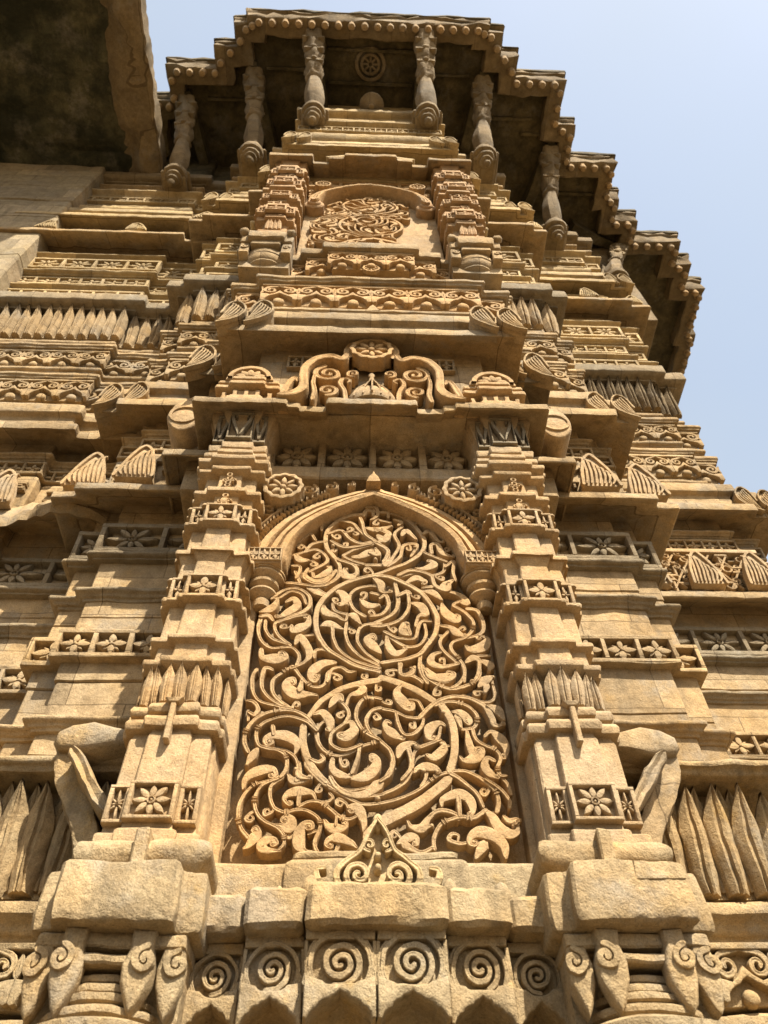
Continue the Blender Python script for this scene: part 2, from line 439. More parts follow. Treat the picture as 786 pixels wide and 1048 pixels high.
def leaf_band(plan, z0, z1, o0, o1, mat, cw=.17, b=.03):
    mb = MB(); stack(mb, plan, [(-.05, z0), (o0 * .4, z0), (-.01, z1), (-.05, z1)], d=.1, r=0)
    for xa, xb, y in fronts(plan, 0):
        leaf_row(mb, xa - o1 * .4, xb + o1 * .4, y, z0, z1, max(1, round((xb - xa) / cw)), o0, o1, b)
    return part('leaf_band', mb, mat, plan, z0, wear=.006)

def eave(plan, z, o, mat, depth_in=.1, leaf_r=.10, corners=True, sides=(1, 1), top=.5):
    """big curved eave: lip, groove, sloping back; drooping leaves at its corners"""
    mb = MB()
    pr = [(-depth_in, z + .14), (-.005, z + .13), (o * .5, z + .075), (o * .93, z + .012), (o, z), (o, z + .085), (o - .045, z + .10), (o - .085, z + .16),
          (o - .10, z + .27), (o - .095, z + .30), (o - .05, z + .315), (o - .05, z + .42), (o - .12, z + .44), (o - .17, z + top), (-.05, z + top + .02)]
    stack(mb, plan, pr, d=.07, r=.010)
    e = part('eave', mb, mat, plan, z, wear=.006)
    if corners:
        p = off_plan(plan, o - .02); y = p[1][1]
        for s in (-1, 1):
            if not sides[0 if s < 0 else 1]: continue
            x = p[1][0] if s < 0 else p[-2][0]; yy = p[1][1] if s < 0 else p[-2][1]
            for k, dx in enumerate((.02, .19)):
                lb = MB(); shell_leaf(lb, x - s * dx * (leaf_r / .1) - s * .04, z + .14 + .05 * k, leaf_r * .95, yy - .035 + .012 * k, s, .06)
                obj('corner_leaf', lb, 'wall' if mat != 'yellow' else 'yellow', e, (x - s * dx, yy, z + .2), .003)
    return e

def chhajja(plan, z, o, mat, lip=.06, depth_in=.05, rise=.10, wear=.006, d=.05):
    mb = MB()
    stack(mb, plan, [(-depth_in, z + rise), (o * .3, z + rise * .62), (o * .8, z + rise * .12), (o - .012, z), (o, z + .004), (o, z + lip), (o - .05, z + lip + .02), (0, z + rise + lip + .10), (-.05, z + rise + lip + .1)], d=d, r=.006)
    return part('chhajja', mb, mat, plan, z, wear=wear)

def palmette(mb, x, z, w, h, y, s=1):
    """upright fan of curled ribs leaning one way"""
    pts = [(x - s * w * .5, z), (x + s * w * .5, z), (x + s * w * .42, z + h * .25), (x + s * w * .22, z + h * .68), (x + s * .02 * w, z + h * .96), (x - s * w * .10, z + h), (x - s * w * .26, z + h * .85), (x - s * w * .42, z + h * .45)]
    poly(mb, pts, y, .03, base=-.03)
    ribbon(mb, [(q[0], q[1], w * .09) for q in (pts[1], pts[2], pts[3], pts[4], pts[5], pts[6], pts[7], pts[0])], y - .028, .02, 3)
    for k in range(7):
        t = k / 6; ex, ez = x + s * w * (-.30 + .66 * t), z + h * (.84 - .56 * t ** 1.3)
        bx = x + s * w * (-.40 + .70 * t)
        ribbon(mb, [(bx, z + h * .04, w * .05), ((bx + ex) / 2 + s * w * .05, z + (ez - z) * .55, w * .075), (ex, ez, w * .07), (ex - s * w * .07, ez + h * .03, w * .05)], y - .026, .022 + .002 * (k % 3), 3)

def scatter_carving(mb, xa, xb, z0, z1, y, n, h=.04):
    """dense fret of short bars, lozenges and curls"""
    for i in range(n):
        x = random.uniform(xa, xb); z = random.uniform(z0, z1); t = random.random(); r = random.uniform(.028, .05)
        if t < .35: bar(mb, x - r * 1.4, x + r * 1.4, z - .009, z + .009, y, h * random.uniform(.75, 1))
        elif t < .6: bar(mb, x - .009, x + .009, z - r * 1.3, z + r * 1.3, y, h * random.uniform(.75, 1))
        elif t < .8:
            ringrib(mb, x, z, r * .8, r * .4, y, h * random.uniform(.8, 1), 10)
        else: ribbon(mb, spiral(x, z, r * 1.1, 1.1, random.random() * 6, .014, random.choice((-1, 1)), 9), y, h, 2)

# ---- cores
wall('wall', [(-.93, 4.6), (-.93, 2.62), (.93, 2.62), (.93, 4.6)], GROUND, .56, 'ledge', .4)
wall('wall', [(-.95, 4.6), (-.95, 2.88), (.95, 2.88), (.95, 4.6)], .52, 4.2, 'wall')
wall('wall', PU, 4.02, 6.36, 'wall')
wall('wall', [(-1.0, 4.6), (-1.0, 2.60), (1.0, 2.60), (1.0, 4.6)], 6.3, 8.95, 'wall')
wall('wall', [(-.96, 4.6), (-.96, 2.46), (.96, 2.46), (.96, 4.6)], 8.9, 12.7, 'yellow')
for pl in (PW1, mirror(PW1)): wall('wall', pl, GROUND, 11.5, 'wall')
for pl in (PA, mirror(PA)): wall('wall', pl, 3.62, 11.2, 'wall')
wall('wall', PR, GROUND, 11.5, 'wall'); wall('wall', PL, GROUND, 11.5, 'wall'); wall('wall', PR2, GROUND, 11.5, 'mid'); wall('wall', PR3, 9.9, 12.7, 'mid')

# ---- bands that run round the stepped wings
def wing(plan, low=True, sides=(1, 1), far=False, broken=False):
    w = 'wall'
    if low:
        moulding(plan, .55, .80, .10, 'ledge', 1); moulding(plan, .83, .98, .16, 'ledge', 1)
        scalloped(plan, 1.0, 1.2, .13, 'ledge', .2); moulding(plan, 1.22, 1.38, .12, 'ledge', 1)
        leaf_band(plan, 1.40, 1.86, .06, .16, 'ledge', .092, .05)
        moulding(plan, 1.862, 1.985, .21, 'ledge', 2, .008)
        moulding(plan, 2.17, 2.25, .055, 'wall', 1)
        flower_band(plan, 2.59, 2.78, .055, 'wall', .19)
        moulding(plan, 3.02, 3.10, .06, 'grey', 1)
        moulding(plan, 3.335, 3.39, .07, 'grey'); rosette_band(plan, 3.39, 3.64, .055, 'grey')
    if broken:
        mb = MB(); n = 26; rows = []
        for j, (o, z) in enumerate([(-.05, 3.93), (.14, 3.86), (.30, 3.74), (.33, 3.80), (.26, 3.95), (.10, 4.06), (-.05, 4.1)]):
            row = []
            for i in range(n + 1):
                x = -3.0 + 1.34 * i / n; k = noise.noise(Vector((x * 3.1, o * 4, z * 3))) * .05 + noise.noise(Vector((x * 11, z * 9, o * 9))) * .035
                row.append((x, 3.36 - o * (.62 + .38 * math.floor(2.2 + 2 * math.sin(i * .33 + 1)) / 4) + k * (j not in (0, 6)), z + k * .7))
            rows.append(row)
        mb.rows(rows); part('broken_eave', mb, 'wall', plan, 3.8, wear=.012, label='eroded eave stub of bare rock with its lip broken away')
    else:
        chhajja(plan, 3.755, .23, 'wall', rise=.15)
    # carved strip above the chhajja
    mb = MB()
    for xa, xb, y in fronts(plan, .03):
        stack(mb, [(xa, y + .1), (xa, y), (xb, y), (xb, y + .1)], [(-.01, 3.93), (0, 3.95), (0, 4.42), (-.01, 4.44)], r=0)
        k = max(1, int((xb - xa) / .5)); L = xb - xa
        scatter_carving(mb, xa + .04, xb - .04, 3.98, 4.36, y, int(L * 85), .045)
    part('carved_strip', mb, 'wall', plan, 3.95, wear=.003)
    mb = MB()
    f = fronts(plan, .17); 
    for xa, xb, y in f:
        n = max(1, int((xb - xa) / .40))
        for i in range(n):
            c = xa + (i + .5) * (xb - xa) / n; mb = MB(); palmette(mb, c, 3.92, .24, .33, y, 1 if c > 0 else -1); obj('palmette', mb, 'warm', root, (c, y, 3.93), .003)
    flower_band(plan, 4.46, 4.60, .04, w, .13)
    eave(plan, 4.745, .23, w, sides=sides)
    moulding(plan, 5.30, 5.42, .07, w, 2)
    scalloped(plan, 5.47, 5.74, .075, w); moulding(plan, 5.745, 5.88, .10, w, 2)
    scalloped(plan, 6.02, 6.26, .075, w); moulding(plan, 6.265, 6.40, .11, w, 2)
    moulding(plan, 6.46, 6.53, .04, w)
    leaf_band(plan, 6.60, 7.08, .04, .15, 'mid' if far else 'wall', .095, .055); moulding(plan, 7.04, 7.24, .20, 'grey', 0); moulding(plan, 7.27, 7.36, .10, 'yellow', 1)
    flower_band(plan, 7.40, 7.58, .07, 'yellow', .22); moulding(plan, 7.60, 7.68, .10, 'yellow', 1)
    flower_band(plan, 7.80, 7.98, .04, 'yellow', .22)
    moulding(plan, 8.0, 8.07, .10, 'yellow'); rosette_band(plan, 8.14, 8.40, .08, 'yellow')
    moulding(plan, 8.43, 8.50, .11, 'yellow', 1); moulding(plan, 8.56, 8.63, .06, 'yellow', 0); moulding(plan, 9.20, 9.28, .10, 'yellow', 1); moulding(plan, 9.86, 9.94, .08, 'yellow', 0); moulding(plan, 10.24, 10.32, .07, 'yellow', 0); moulding(plan, 10.76, 10.84, .10, 'yellow', 0)
    moulding(plan, 5.93, 6.0, .06, w, 0); moulding(plan, 4.64, 4.70, .06, w, 1)
    chhajja(plan, 8.70, .28, 'wall', rise=.14); flower_band(plan, 9.0, 9.16, .12, 'yellow', .2)
    eave(plan, 9.36, .24, 'yellow', sides=sides)
    moulding(plan, 9.98, 10.20, .12, 'yellow', 3); flower_band(plan, 10.36, 10.54, .10, 'yellow', .2)
    moulding(plan, 10.56, 10.70, .16, 'yellow', 1); moulding(plan, 10.9, 11.05, .12, 'wall', 1); moulding(plan, 11.2, 11.42, .18, 'mid', 0)
    mb = MB()
    for xa, xb, y in fronts(plan, .22):
        n = max(1, int((xb - xa) / .7))
        for i in range(n): c = xa + (i + .5) * (xb - xa) / n; mb = MB(); palmette(mb, c, 8.86, .22, .20, y, 1 if i % 2 else -1); obj('palmette', mb, 'yellow', root, (c, y, 8.9), .003)

wing(PW1, sides=(0, 1)); wing(mirror(PW1), sides=(1, 0)); wing(PR, sides=(0, 1), far=True); wing(PL, sides=(0, 1), broken=True)

for s in (1, -1):
    pl = PA if s > 0 else mirror(PA); sd = (0, 1) if s > 0 else (1, 0)
    chhajja(pl, 3.80, .12, 'wall', rise=.14)
    eave(pl, 4.745, .14, 'grey', sides=sd, leaf_r=.11)
    for z0, z1 in ((5.30, 5.42), (5.745, 5.88), (6.265, 6.40)): moulding(pl, z0, z1, .10, 'wall', 2)
    scalloped(pl, 5.47, 5.74, .075, 'wall', .2); scalloped(pl, 6.02, 6.26, .075, 'wall', .2)
    moulding(pl, 7.132, 7.24, .12, 'grey'); rosette_band(pl, 7.4, 7.7, .08, 'yellow'); moulding(pl, 8.0, 8.1, .1, 'yellow')
    chhajja(pl, 8.72, .20, 'wall'); eave(pl, 9.36, .16, 'yellow', sides=sd); moulding(pl, 10.1, 10.3, .12, 'yellow', 3); moulding(pl, 10.6, 10.9, .14, 'yellow', 1)
    # rounded volute standing on the chhajja
    mb = MB(); poly(mb, [(s * 1.16 + .105 * math.cos(a) * (1 if math.sin(a) > -.5 else .95), 4.13 + .17 * math.sin(a)) for a in [2 * PI * i / 28 for i in range(28)]], 2.70, .14, base=-.1, c=.012)
    ringrib(mb, s * 1.16, 4.12, .085, .016, 2.56, .012, 24)
    ribbon(mb, spiral(s * 1.13, 4.36, .06, 1.3, -PI / 2, .03, s), 2.72, .12)
    obj('volute', mb, 'warm', root, (s * 1.16, 2.7, 4.1), .004)
    # drooping leaf at the foot of the wing
    mb = MB()
    ribbon(mb, [(s * 1.27, 1.93, .09), (s * 1.24, 1.80, .11), (s * 1.16, 1.66, .115), (s * 1.09, 1.53, .105), (s * 1.05, 1.40, .09)], 3.0, .18, 6)
    ribbon(mb, [(s * 1.20, 1.84, .05), (s * 1.12, 1.72, .06), (s * 1.02, 1.60, .05)], 3.0, .26, 5)
    pts = [(s * x, z) for x, z in ((1.345, 1.91), (1.34, 1.965), (1.28, 2.015), (1.18, 2.025), (1.08, 2.0), (.98, 1.975), (.97, 1.91), (1.08, 1.89), (1.2, 1.86), (1.31, 1.87))]
    pts = [(s * 1.16 + (x - s * 1.16) * .88, 1.95 + (z - 1.95) * .85) for x, z in pts]; poly(mb, pts, 2.98, .20, c=.025)
    obj('hanging_leaf', mb, 'wall' if s > 0 else 'ledge', root, (s * 1.2, 2.9, 1.7), .009)

# carved shelf on the far right wing: lattice panel
mb = MB()
for i in range(6):
    for k in (-1, 1): ribbon(mb, [(2.08 + i * .14 - k * .11, 3.98, .016), (2.08 + i * .14, 4.16, .016), (2.08 + i * .14 + k * .11, 4.34, .016)], 3.90, .05)
scatter_carving(mb, 2.0, 3.0, 3.97, 4.36, 3.90, 60, .055)
bar(mb, 1.95, 3.0, 4.36, 4.40, 3.90, .06)
obj('lattice_panel', mb, 'warm', root, (2.5, 3.9, 4.0), .004)

# ------------------------------------------------------------------ main niche
VINE = """-495 1639 14 -489 1675 27 -457 1707 40 -415 1720 36 -386 1720 25 -375 1700 17 -386 1685 14
-354 1688 19 -403 1671 13 -457 1651 13 -491 1604 14 -500 1543 15 -486 1485 15 -454 1445 17
-465 1403 11 -450 1414 23 -430 1445 40 -419 1467 24 -428 1485 16 -439 1481 14
-364 1680 14 -422 1651 13 -444 1597 14 -435 1544 14 -399 1503 14 -356 1481 14 -326 1453 14 -320 1421 12 -335 1397 12
-331 1393 12 -368 1393 20 -402 1407 33 -388 1431 29 -362 1435 23 -346 1421 16 -359 1411 12
-371 1492 11 -343 1489 16 -308 1478 39 -302 1507 33 -320 1525 19 -337 1514 14
-312 1442 12 -299 1453 24 -295 1478 27
-350 1684 16 -386 1652 14 -389 1605 14 -367 1559 14 -327 1540 15 -286 1552 17 -244 1548 14 -208 1526 14 -193 1500 15 -198 1464 16 -210 1421 15 -191 1380 13
-218 1598 13 -235 1625 20 -285 1630 38 -323 1617 28 -335 1593 17 -317 1573 14
-278 1629 18 -282 1571 15
-277 1567 14 -240 1586 13 -197 1583 15 -154 1552 15 -125 1526 17 -91 1515 14 -63 1527 12
-35 1472 11 -34 1508 26 -51 1553 38 -74 1568 25 -95 1560 15 -86 1544 13
-197 1583 13 -169 1587 13 -152 1602 13 -164 1620 13
-215 1388 13 -241 1390 17 -266 1414 39 -269 1460 37 -253 1494 23 -226 1496 19 -221 1478 14 -236 1471 11
-235 1457 11 -206 1471 12
-177 1511 15 -165 1489 27 -138 1479 38 -104 1482 21 -96 1499 12
-136 1530 10 -137 1493 14
-61 1404 13 -82 1422 24 -123 1441 35 -156 1436 24 -170 1415 15 -155 1402 12
-135 1387 13 -122 1422 18
-290 1750 18 -284 1700 22 -292 1680 29
-330 1699 13 -310 1676 27 -281 1675 27 -240 1685 12
-257 1750 25 -218 1701 23 -172 1661 23 -129 1645 14 -64 1636 13 33 1666 13
-169 1657 19 -128 1629 14 -64 1605 13 33 1615 13
-165 1649 19 -107 1610 16 -43 1579 15 32 1580 14
-17 1450 48 31 1501 46 73 1523 46 159 1569 45 233 1624 43 295 1680 39
32 1580 14 103 1599 14 176 1635 14 245 1692 15 306 1717 16 365 1721 16 421 1693 16 467 1649 17 483 1601 19 472 1551 18
33 1615 14 83 1639 16 127 1671 17 147 1711 18 154 1770 16
33 1670 16 70 1703 16 79 1753 16
442 1685 13 495 1641 15 524 1594 14 520 1563 13
308 1704 18 353 1672 16 399 1624 16 421 1566 14
262 1573 14 269 1600 23 319 1622 37 361 1613 37 380 1574 30 375 1536 15
328 1605 21 327 1532 18
426 1555 14 451 1529 31 467 1492 38 502 1463 40 535 1470 24 541 1496 11
494 1529 14 512 1510 20 541 1518 15 547 1503 11
479 1375 18 478 1416 34 442 1455 44 395 1466 41 362 1448 27 354 1422 18 368 1412 15
374 1371 17 403 1416 38
225 1402 16 225 1444 16 252 1495 17 296 1517 15 332 1525 18 380 1521 18 430 1555 17
132 1509 12 145 1488 19 182 1483 35 205 1517 21 242 1550 18 285 1551 18 325 1528 15
182 1483 28 218 1494 12
94 1426 16 133 1447 34 161 1445 22 163 1422 15
118 1419 27 170 1388 17 219 1409 16
166 1712 16 181 1732 22 226 1733 32 263 1719 13
211 1728 19 208 1687 15 188 1655 13
454 1755 22 454 1722 27 475 1689 15
503 1756 15 503 1706 15 527 1665 16 536 1625 17
31 2164 31 -71 2142 31 -158 2101 29 -220 2046 27 -263 1976 23
-283 1924 32 -282 1856 32 -259 1779 30 -218 1712 28 -180 1672 24
-228 1901 17 -270 1965 17 -342 2002 17 -427 1992 17 -485 1954 18 -513 1899 18 -517 1846 18 -495 1798 18
-461 1807 22 -476 1777 31 -493 1739 10
-228 1901 17 -277 1947 15 -348 1969 15 -416 1954 15 -459 1926 17 -473 1881 17 -456 1829 16 -417 1812 18 -371 1803 16 -339 1770 16 -338 1720 16 -354 1687 16
-402 1812 15 -349 1804 13 -310 1778 15 -292 1737 16 -286 1696 25 -242 1680 10
-308 1795 13 -304 1843 33 -348 1878 44 -401 1882 35 -433 1862 23 -425 1834 16 -405 1839 13
-409 1922 21 -402 1886 18
-335 2007 17 -407 2025 14 -480 2048 14 -514 2107 16 -522 2177 18 -510 2214 20
-343 2011 17 -417 2049 14 -470 2107 16 -482 2178 18 -471 2225 23 -437 2215 16
-335 2007 17 -386 2049 16 -426 2098 17 -431 2158 18 -399 2200 16 -352 2232 18 -308 2180 15 -272 2135 16 -232 2125 16 -201 2151 16 -195 2202 16 -163 2234 17
-233 2080 13 -269 2085 22 -325 2089 48 -364 2120 45 -367 2157 31 -341 2169 21 -333 2147 15
-311 2109 24 -305 2160 13
-217 2244 20 -245 2233 44 -268 2191 33 -251 2155 19 -236 2171 15
-531 2048 14 -503 2043 19 -480 2010 20 -491 1977 19 -516 1989 14
-515 1953 12 -516 1986 14
-228 1892 20 -218 1848 17 -186 1805 15 -141 1788 15 -89 1801 15 -37 1836 15 9 1850 15 36 1859 15
-228 1901 14 -207 1938 14 -184 1947 14
-137 1916 14 -166 1884 15 -168 1840 15 -141 1814 15 -96 1810 15 -44 1836 14
-137 1920 14 -92 1948 19 -73 1912 35 -102 1877 43 -128 1867 21 -140 1884 15 -125 1895 12
-244 1979 14 -209 1989 28 -178 1952 36 -173 1906 20
-179 2018 14 -161 2054 30 -138 2079 24 -124 2057 14
-153 2062 14 -117 2033 16 -96 1986 17 -114 1939 15 -144 1911 14
-109 2033 14 -94 2082 16 -54 2097 30 -38 2122 31 -59 2140 16
38 2059 16 2 2068 16 -38 2058 16 -65 2005 17 -61 1949 17 -29 1894 17 24 1863 18
38 2017 17 -2 2001 17 -26 1949 17 -7 1894 15 31 1859 14
-158 1771 19 -157 1733 23 -131 1705 29 -85 1693 16
-76 1685 19 -29 1697 44 9 1730 41 17 1772 30 -3 1791 19 -8 1770 13
-52 1823 15 -59 1772 15 -80 1709 16
-163 1688 17 -140 1648 21 -93 1617 23 -29 1617 31 22 1657 42
-247 1770 13 -213 1754 19 -192 1771 16 -204 1789 12
40 2179 33 113 2155 34 193 2115 34 266 2059 30
296 2037 35 330 1962 34 339 1889 34 331 1800 33 306 1724 32
202 1975 19 253 2037 18 311 2072 18 376 2082 18 439 2063 18 483 2030 21 504 1973 25 511 1936 20 550 1938 11
269 2037 16 310 2052 16 358 2053 16 411 2029 16 442 1982 17 424 1926 17 376 1912 15
337 2000 14 372 1995 32 401 1964 35 402 1942 20 386 1955 14
359 1981 27 369 1925 16
492 2035 14 533 2011 40 552 1964 16
415 1912 17 425 1862 15 460 1836 15 496 1819 15 514 1785 15 496 1734 16 503 1701 15 526 1701 12
465 1881 17 491 1903 20 526 1872 43 544 1828 30 535 1786 14
485 1767 18 460 1777 18 445 1742 30 463 1709 31 488 1688 13
352 1783 12 369 1765 22 416 1784 45 446 1814 24 432 1827 14
391 1907 15 396 1844 27 410 1792 30
127 2136 16 107 2099 32 126 2055 46 160 2019 36 172 2038 21 151 2038 14
158 2065 14 198 2056 14 220 2003 14
38 2015 16 93 2002 16 147 1974 16 201 1970 19
100 1992 14 107 1941 16 128 1887 15 166 1885 17 202 1919 17 215 1961 13
76 1941 14 59 1952 19 54 1927 23 82 1895 38 121 1864 14
304 1929 12 278 1945 26 241 1919 42 231 1874 26 253 1861 14
284 1924 14 264 1861 14 194 1830 14 166 1795 15 156 1736 16
197 1825 12 240 1843 14 281 1861 12
218 1795 15 247 1783 33 287 1817 35 294 1848 14
284 1826 18 314 1833 11
103 1780 18 117 1820 33 157 1842 23 183 1836 11
145 1825 23 155 1773 19 148 1723 16 117 1678 16
162 1711 15 197 1740 30 241 1736 27 267 1720 12
214 1728 15 208 1687 13
36 1850 18 73 1807 18 82 1748 18 55 1690 17
224 2250 18 234 2197 20 276 2152 18 339 2122 18 397 2133 18 449 2159 18 479 2201 18 482 2264 17
240 2229 20 279 2186 35 327 2176 45 364 2201 22 351 2215 13
409 2253 20 412 2200 18 383 2153 18 348 2127 15
125 2259 18 131 2196 16 172 2191 16 204 2176 18 221 2154 13
131 2196 13 169 2212 15 191 2244 15
472 2139 21 507 2172 38 537 2186 15
504 2139 28 492 2104 16
533 2139 15 531 2079 16 486 2054 14 393 2093 11
49 2832 25 -23 2816 24 -107 2781 24 -188 2720 26 -244 2635 27 -264 2542 26 -252 2436 26 -209 2346 22 -148 2292 20 -72 2240 20 35 2207 20
-484 2656 18 -435 2715 18 -363 2729 18 -305 2679 20 -297 2616 21 -325 2572 23 -393 2534 18 -436 2503 17
-449 2663 14 -398 2709 16 -342 2691 16 -315 2628 16
-412 2636 18 -378 2658 29 -357 2615 36 -396 2567 39 -445 2530 14
-530 2564 14 -486 2585 39 -461 2625 27 -457 2657 14
-379 2360 17 -454 2345 15 -509 2392 17 -530 2466 17 -524 2526 21
-388 2366 15 -459 2398 17 -495 2455 17 -500 2508 17
-527 2535 19 -490 2541 26 -465 2509 16
-371 2360 17 -426 2410 17 -453 2468 17 -443 2503 17 -358 2538 16 -308 2551 16
-376 2481 19 -369 2448 22 -336 2467 50 -301 2494 35 -297 2539 18
-501 2331 20 -489 2285 32 -431 2279 53 -388 2289 33 -396 2313 15
-411 2343 15 -361 2344 15 -327 2300 17 -337 2241 16
-346 2372 20 -330 2410 31 -294 2356 32 -281 2301 27 -301 2263 17 -352 2228 16
-311 2418 14 -263 2430 14
-257 2291 15 -255 2329 19 -217 2335 17 -174 2308 17
-164 2265 17 -214 2261 37 -257 2226 41 -266 2185 29 -241 2177 16
-193 2155 16 -179 2217 16 -138 2233 17 -103 2206 20 -72 2210 13
36 2230 17 -81 2272 15 -149 2336 17 -177 2403 17 -184 2484 17
32 2250 17 -47 2294 15 -99 2359 17 -122 2438 17 -119 2509 16
32 2268 17 -31 2327 15 -65 2393 17 -62 2457 17 -27 2496 18 44 2506 18
-236 2481 14 -198 2496 38 -137 2459 14
-113 2548 16 -85 2546 35 -52 2492 14
-231 2607 18 -218 2568 39 -164 2542 21 -124 2515 16 -116 2557 12
-179 2714 18 -146 2701 35 -127 2657 40 -149 2621 18
-189 2624 16 -174 2578 18 -120 2555 18
-31 2549 20 -85 2595 18 -109 2670 18 -78 2729 18 -14 2756 17 48 2751 17
-52 2661 18 -14 2621 36 36 2628 16
42 2317 15 7 2361 43 -18 2400 36 5 2427 21 19 2406 14
-421 2768 18 -346 2756 18 -281 2744 18 -217 2759 18 -163 2813 19 -156 2868 19
-342 2837 19 -312 2794 37 -247 2801 43 -210 2856 19
-386 2850 19 -357 2776 18
-313 2733 17 -270 2708 29 -238 2683 15
-155 2862 19 -126 2817 37 -84 2836 15
-1 2824 21 74 2819 23 158 2780 24 239 2715 26 288 2627 25 311 2541 27 299 2445 24 254 2364 22 209 2308 22 140 2280 20 47 2260 22
59 2447 21 127 2408 17 197 2409 17 219 2479 18 239 2515 16 283 2516 14
72 2430 19 152 2363 17 221 2375 15 254 2433 17 250 2503 16
67 2418 16 76 2362 29 107 2316 34 156 2341 14
180 2437 16 159 2504 26 144 2454 35 176 2434 17 166 2478 14
-2 2487 18 51 2486 19 131 2525 18 178 2600 18 182 2675 18 174 2725 17
132 2687 17 174 2717 28 194 2701 17
191 2637 15 238 2619 40 256 2566 36 226 2549 18 207 2491 16
120 2779 21 128 2713 24 130 2636 20 96 2561 18 -2 2499 16
42 2666 16 72 2686 22 84 2623 20 52 2560 18 -2 2545 18
13 2804 17 46 2767 37 52 2712 22 95 2706 13
-1 2711 18 36 2698 22
167 2767 19 215 2808 26 271 2796 21 265 2775 15
141 2827 19 227 2856 19 292 2837 19 316 2770 19 341 2731 19 405 2719 19 449 2694 28 468 2649 33 436 2652 17
343 2750 17 372 2771 38 409 2799 17
253 2731 17 303 2717 37 344 2668 15
344 2640 16 359 2578 49 403 2536 43 420 2552 18
427 2648 16 397 2622 18 447 2580 18 482 2519 18 471 2460 18 431 2413 17 377 2389 17 364 2344 17 394 2289 17 414 2236 18 406 2162 18
463 2605 22 512 2593 22 532 2520 21 514 2449 19 440 2415 16
433 2367 16 459 2345 38 513 2368 50 537 2414 26 503 2431 12
315 2493 16 367 2482 26 399 2447 39 437 2424 14
356 2452 16 316 2388 17 337 2321 17 387 2265 17
312 2326 17 277 2309 25 265 2266 34 314 2243 25 386 2257 15
237 2217 15 260 2186 30 326 2182 48 362 2195 22 349 2214 13
221 2308 17 213 2233 17 242 2155 18
131 2258 17 125 2200 16 170 2199 18 188 2227 17 172 2238 13
182 2196 18 222 2165 15
427 2268 17 458 2295 31 485 2274 19 473 2205 17 447 2158 15
481 2312 15 536 2313 14
502 2280 25 533 2256 37 526 2227 15
486 2174 31 524 2185 17 533 2154 13
-42 3328 23 -124 3309 25 -194 3250 24 -239 3162 24 -237 3056 25 -195 2969 23 -162 2898 21 -171 2815 21 -233 2745 18
-185 2955 21 -136 2927 19 -40 2912 19 65 2911 23
9 3089 22 -60 3075 20 -120 3119 20 -162 3180 18 -231 3147 16
-1 3069 18 -99 3037 18 -158 3043 23 -214 3086 16
9 3092 20 -61 3182 20 -103 3245 20 -190 3266 16
29 3085 20 -31 3152 20 -47 3246 20 -60 3286 21
19 3085 22 87 3019 22 66 2939 21
-98 2968 19 -60 2972 31 -11 3002 45 30 3006 25 13 3029 16
-147 2977 17 -89 3022 18 9 3069 18
-142 2967 17 -107 2942 17 -40 2912 17
-42 3319 25 -21 3370 25 23 3379 23 10 3329 19 41 3281 18 108 3258 18
39 3138 30 69 3109 46 91 3155 20 19 3197 16
-170 2941 17 -88 2900 19 -75 2845 23 -114 2814 37 -139 2871 15
-392 2971 21 -366 2936 38 -323 2934 17
-402 2978 17 -351 3001 19 -294 3022 19 -243 2982 19 -231 2925 19 -313 2853 17
-390 3074 20 -330 3144 20 -296 3096 18
-346 3001 17 -311 3066 20 -233 3089 16
-317 3173 18 -274 3224 22 -267 3177 16
-323 2867 19 -339 2812 20 -289 2766 18 -225 2777 19 -179 2856 19
-298 2840 19 -283 2810 22 -228 2841 38 -209 2883 17
-367 2751 22 -419 2770 20 -354 2765 18 -279 2736 18 -221 2689 18
-400 2890 19 -362 2880 17 -375 2804 19
-221 3290 16 -205 3266 16
-26 3361 21 36 3346 21 119 3340 23 200 3285 23 257 3191 24 284 3099 24 258 3009 24 186 2935 21 98 2883 21 3 2830 21
84 2904 21 149 2977 19 172 3066 20 243 3075 20 208 2985 16
80 2904 19 120 2991 19 147 3065 20 125 3156 20 172 3220 18
166 3139 22 191 3176 30 238 3110 16
43 3090 22 94 3155 32 60 3198 16
33 3074 22 82 3016 22 90 2947 19
-8 2999 19 33 2986 31 23 3032 16
71 2939 39 70 2911 38
-26 3378 23 26 3380 23 36 3313 19 -1 3272 16
95 3299 17 101 3348 19 135 3358 17
185 3293 14 222 3322 17
241 3238 14 274 3279 17
-26 3207 18 35 3193 34 111 3226 16
149 3227 18 168 3252 21 126 3275 14
284 3157 20 317 3180 28 354 3100 20 386 3089 14
316 3007 20 315 3066 20 350 3070 24 370 3008 29 427 2976 14
277 3009 18 343 2964 19 391 2936 17
381 2897 17 428 2940 19 416 2856 19 425 2794 17
228 2893 15 271 2891 29 322 2921 42 308 2955 17
380 2939 17 369 2868 19 305 2837 17
135 2829 19 202 2865 19 296 2836 19 319 2759 21 373 2731 28 390 2773 17
175 2780 17 229 2817 34 267 2791 19
300 2752 24 253 2744 15"""
strokes = []
for ln in VINE.strip().split('\n'):
    q = list(map(int, ln.split())); strokes.append([(q[i] / 1000, q[i + 1] / 1000, q[i + 2] / 1000) for i in range(0, len(q), 3)])
PYV = 2.800
UND = SEC + [(-.5, 0)]
niche = MB()
stack(niche, [(-.64, 2.95), (-.64, PYV), (.66, PYV), (.66, 2.95)], [(-.004, 1.2), (0, 1.21), (0, 2.2), (0, 2.9), (0, 3.70), (-.004, 3.71)], d=.05, r=0)
niche = obj('niche_panel', niche, 'warm', root, (0, 2.74, 1.2), .005)
